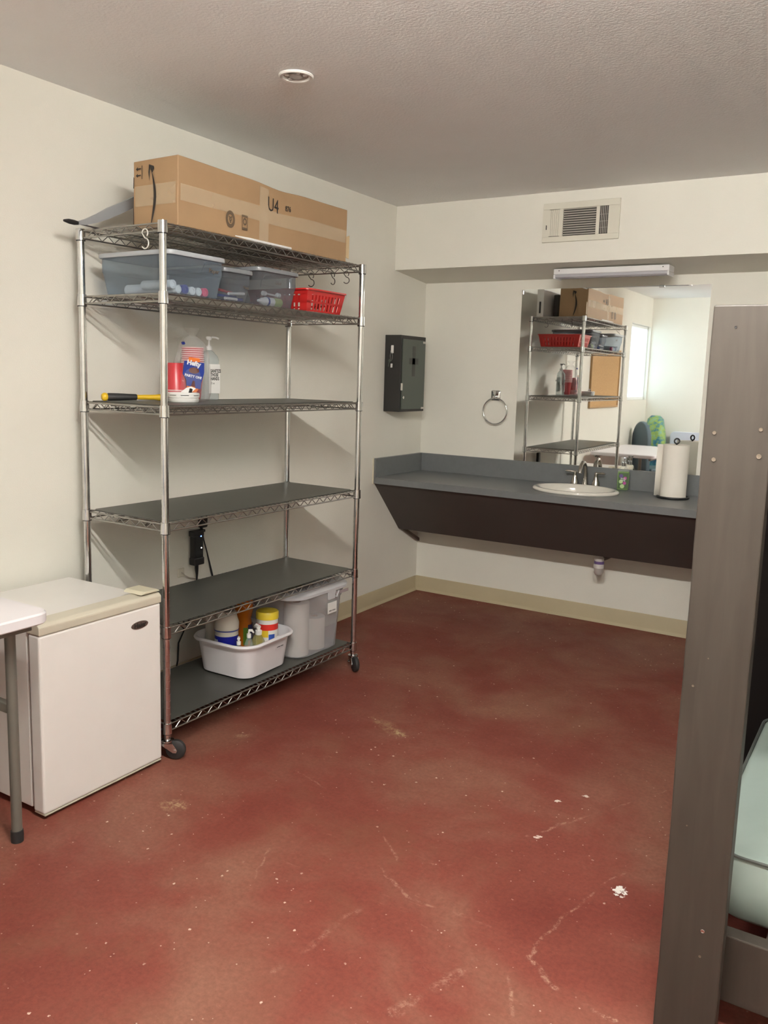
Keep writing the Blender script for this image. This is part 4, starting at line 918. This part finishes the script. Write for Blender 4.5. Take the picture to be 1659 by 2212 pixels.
# mattress
MT=mat('pale blue-green mattress cover',(.36,.44,.40),.35,bump=.5,bscale=9,var=.05,vscale=5,coat=.1)
mt=thing('mattress','pale blue-green vinyl mattress with dark piping on the lower bunk','mattress',(0,0,0))
b=MB(); cx,cy,hx_,hy=3.335,-2.408,.925,.478
b.loft([(cx,cy,hx_-.02,hy-.02,.07,.1965),(cx,cy,hx_,hy,.08,.215),(cx,cy,hx_+.004,hy+.004,.085,.28),(cx,cy,hx_,hy,.08,.352),(cx,cy,hx_-.008,hy-.008,.075,.362),(cx,cy,hx_-.10,hy-.10,.06,.374),(cx,cy,hx_-.3,hy-.3,.03,.378)],n=7)
bmesh.ops.subdivide_edges(b.bm,edges=[e for e in b.bm.edges if e.calc_length()>.12],cuts=9,use_grid_fill=True)
for v in b.bm.verts:
    p=v.co; d=noise.noise(Vector((p.x*3,p.y*16,p.z*16)))*.006; v.co.z+=d*.7 if p.z>.3 else d*.2; v.co.y+=d*.6 if p.y<cy else 0
b.build('mattress_cover',MT,mt,smooth=True,ang=180)
def rrpts(cx,cy,hx_,hy,r,z,n=8):
    L=[]
    for qx,qy,a0 in ((1,1,0),(-1,1,PI/2),(-1,-1,PI),(1,-1,1.5*PI)):
        for k in range(n+1):
            a=a0+PI/2*k/n; L.append((cx+qx*(hx_-r)+r*cos(a),cy+qy*(hy-r)+r*sin(a),z))
    return L
MB().tube(rrpts(cx,cy,hx_+.001,hy+.001,.082,.358),.0045,6,closed=True).build('piping',mat('dark piping',(.09,.10,.09),.5),mt,smooth=True)
# ------------------------------------------------------------------ behind the camera (seen in the mirror)
CK=mat('cork',(.50,.31,.14),.85,bump=.3,bscale=120,var=.15,vscale=120); CF=mat('oak frame',(.42,.25,.10),.5)
ck=thing('cork_board','framed cork notice board on the left wall, seen in the mirror','notice board',(0,0,0))
MB().box(.001,.012,-4.318,-3.402,1.17,1.74).build('cork_panel',CK,ck)
for y0,y1,z0,z1 in ((-4.335,-3.385,1.155,1.172),(-4.335,-3.385,1.738,1.755),(-4.335,-4.318,1.172,1.738),(-3.402,-3.385,1.172,1.738)):
    MB().box(.001,.022,y0,y1,z0,z1,.001).build('frame',CF,ck)
PAD=mat('slate blue vinyl',(.085,.125,.15),.5); PAD2=mat('grey pad underside',(.20,.23,.22),.6)
def arch(b,w,h,x,y0,y1):
    pts=[(-w,0)]+[(w*cos(PI-PI*k/16),h-w*1.3+w*1.3*sin(PI*k/16)) for k in range(17)]+[(w,0)]
    b.prism([(x+a,c) for a,c in pts],'Y',y0,y1); return b
ca=thing('padded_chair','slate blue chair with tall rounded back against the far wall, seen in the mirror','chair',(.15,-4.92,0),(0,0,.75))
arch(MB(),.17,.985,0,-.025,.025).build('backrest',PAD,ca,bevel=.012); MB().box(-.2,.2,-.42,-.03,.40,.46,.02).build('seat',PAD,ca)
for a in (-.17,.17):
    for c in (-.38,-.06): MB().cyl((a,c,0),(a,c,.40),.012).build('leg',BLK,ca)
MB().cyl((-.15,0,.30),(-.15,0,.0),.012).cyl((.15,0,.3),(.15,0,0),.012).build('leg',BLK,ca)
m,nt,bs=_new('blue green printed fabric'); n_=noise_node(nt,9,5,.7); r_=ramp(nt,n_.outputs['Fac'],[(.35,(.02,.05,.12)),(.46,(.05,.22,.28)),(.54,(.30,.42,.05)),(.66,(.15,.40,.45))]); nt.links.new(r_.outputs[0],bs.inputs['Base Color']); bs.inputs['Roughness'].default_value=.5
tc=nt.nodes.new('ShaderNodeTexCoord')
pb=MB().loft([(0,0,.13,.09,.06,0),(0,0,.15,.10,.08,.1),(0,0,.15,.10,.08,.5),(0,0,.13,.09,.07,.8),(0,0,.09,.06,.05,1.0),(0,0,.05,.04,.035,1.04)],n=5).xf(Matrix.Translation((.168,-5.42,0)))
tag(pb.build('rolled_bag',m,smooth=True),'tall rolled bag with blue and green print in the far corner, seen in the mirror','bag')
fp=thing('folded_table','pale blue-white folded table leaning on the far wall, seen in the mirror','table',(.335,-5.50,0),(0,0,0))
MB().loft([(.45,0,.45,.43,.05,-.018),(.45,0,.45,.43,.05,.018)],n=6,M=Matrix.Translation((0,0,.43))@Matrix.Rotation(PI/2,4,'X')).build('tabletop',mat('pale blue-white plastic',(.62,.66,.76),.4),fp,bevel=.004)
# clutter under the table
fc=thing('folding_chair','black folding chair under the white table, seen in the mirror','chair',(1.05,-4.60,0),(0,0,.3))
MB().box(-.2,.2,-.2,.2,.44,.46,.008).build('seat',BLK,fc); MB().box(-.2,.2,-.22,-.20,.60,.78,.01).build('backrest',BLK,fc)
for a in (-.2,.2):
    MB().tube([(a,-.24,.80),(a,-.20,.55),(a,.20,0)],.011,8).build('leg',BLK,fc); MB().tube([(a*.9,.18,.45),(a*.9,-.22,0)],.011,8).build('leg',BLK,fc)
tag(MB().box(.62,.88,-5.40,-5.14,.0,.36,.004).build('tan_box',CARD),'tan cardboard box on the floor beyond the white table, seen in the mirror','box')
tag(MB().box(.10,.34,-4.40,-4.1,.0,.30,.02).build('blue_tub',mat('blue bin plastic',(.08,.22,.42),.4)),'blue bin on the floor under the white table, seen in the mirror','bin')
# ------------------------------------------------------------------ lamps
def lampfix(x,y,L,label,strength,wd=.055,rot=0,col=(1,.97,.915)):
    T=thing('ceiling_light',label,'light fixture',(x,y,H-.0006),(0,0,rot))
    MB().box(-L/2+.02,L/2-.02,-.014,.014,-.051,0,.004).build('housing',LG,T)
    for sx_ in (-1,1): MB().box(sx_*(L/2+.006)-.006,sx_*(L/2+.006)+.006,-wd/2-.004,wd/2+.004,-.122,-.048,.003).build('end_cap',LG,T)
    em=bpy.data.materials.new('lit lamp diffuser'); em.use_nodes=True; nt=em.node_tree; nt.nodes.clear()
    o=nt.nodes.new('ShaderNodeOutputMaterial'); e=nt.nodes.new('ShaderNodeEmission'); e.inputs[0].default_value=(*col,1); e.inputs[1].default_value=strength
    nt.links.new(e.outputs[0],o.inputs[0])
    MB().prism([(-wd/2,-.105),(-wd*.35,-.118),(wd*.35,-.118),(wd/2,-.105),(wd/2,-.062),(wd*.38,-.052),(-wd*.38,-.052),(-wd/2,-.062)],'X',-L/2,L/2).build('diffuser',em,T)
    return T
lampfix(2.25,-3.93,1.15,'lit white ceiling light fixture above and left of the camera',246)
lampfix(4.15,-3.93,1.15,'added white ceiling fill light, unseen, above and right of the camera',75)  # second fixture added out of view as soft fill for the room
# daylight outside the window
wl=bpy.data.worlds.new('World'); SC.world=wl; wl.use_nodes=True
bg=wl.node_tree.nodes['Background']; bg.inputs[0].default_value=(.66,.88,1,1); bg.inputs[1].default_value=3.9
al=bpy.data.lights.new('window_portal','AREA'); al.shape='RECTANGLE'; al.size=W_Y1-W_Y0; al.size_y=W_Z1-W_Z0; al.cycles.is_portal=True
ao=bpy.data.objects.new('window_portal',al); COL.objects.link(ao); ao.location=(-.21,(W_Y0+W_Y1)/2,(W_Z0+W_Z1)/2); ao.rotation_euler=(0,-PI/2,0)
# ------------------------------------------------------------------ camera
F,PXc,PYc=1820.5143,827.3694,1080.592
yw,pt,rl_=.5508,-.1475,.0292
fwd=Vector((-sin(yw)*cos(pt),cos(yw)*cos(pt),sin(pt))); r=Vector((cos(yw),sin(yw),0)); up=r.cross(fwd)
r2=r*cos(rl_)+up*sin(rl_); u2=-r*sin(rl_)+up*cos(rl_)
cd=bpy.data.cameras.new('camera'); co=bpy.data.objects.new('camera',cd); COL.objects.link(co)
cd.sensor_fit='VERTICAL'; cd.sensor_height=36; cd.sensor_width=27; cd.lens=F/2212*36
cd.shift_x=(829.5-PXc)/2212; cd.shift_y=-(1106-PYc)/2212; cd.clip_start=.05
M=Matrix((r2,u2,-fwd)).transposed().to_4x4(); M.translation=Vector((2.6987,-4.8455,1.4232)); co.matrix_world=M
SC.camera=co
SC.view_settings.view_transform='Standard'; SC.view_settings.look='None'; SC.view_settings.gamma=1; SC.view_settings.use_curve_mapping=False
SC.view_settings.exposure=0.08
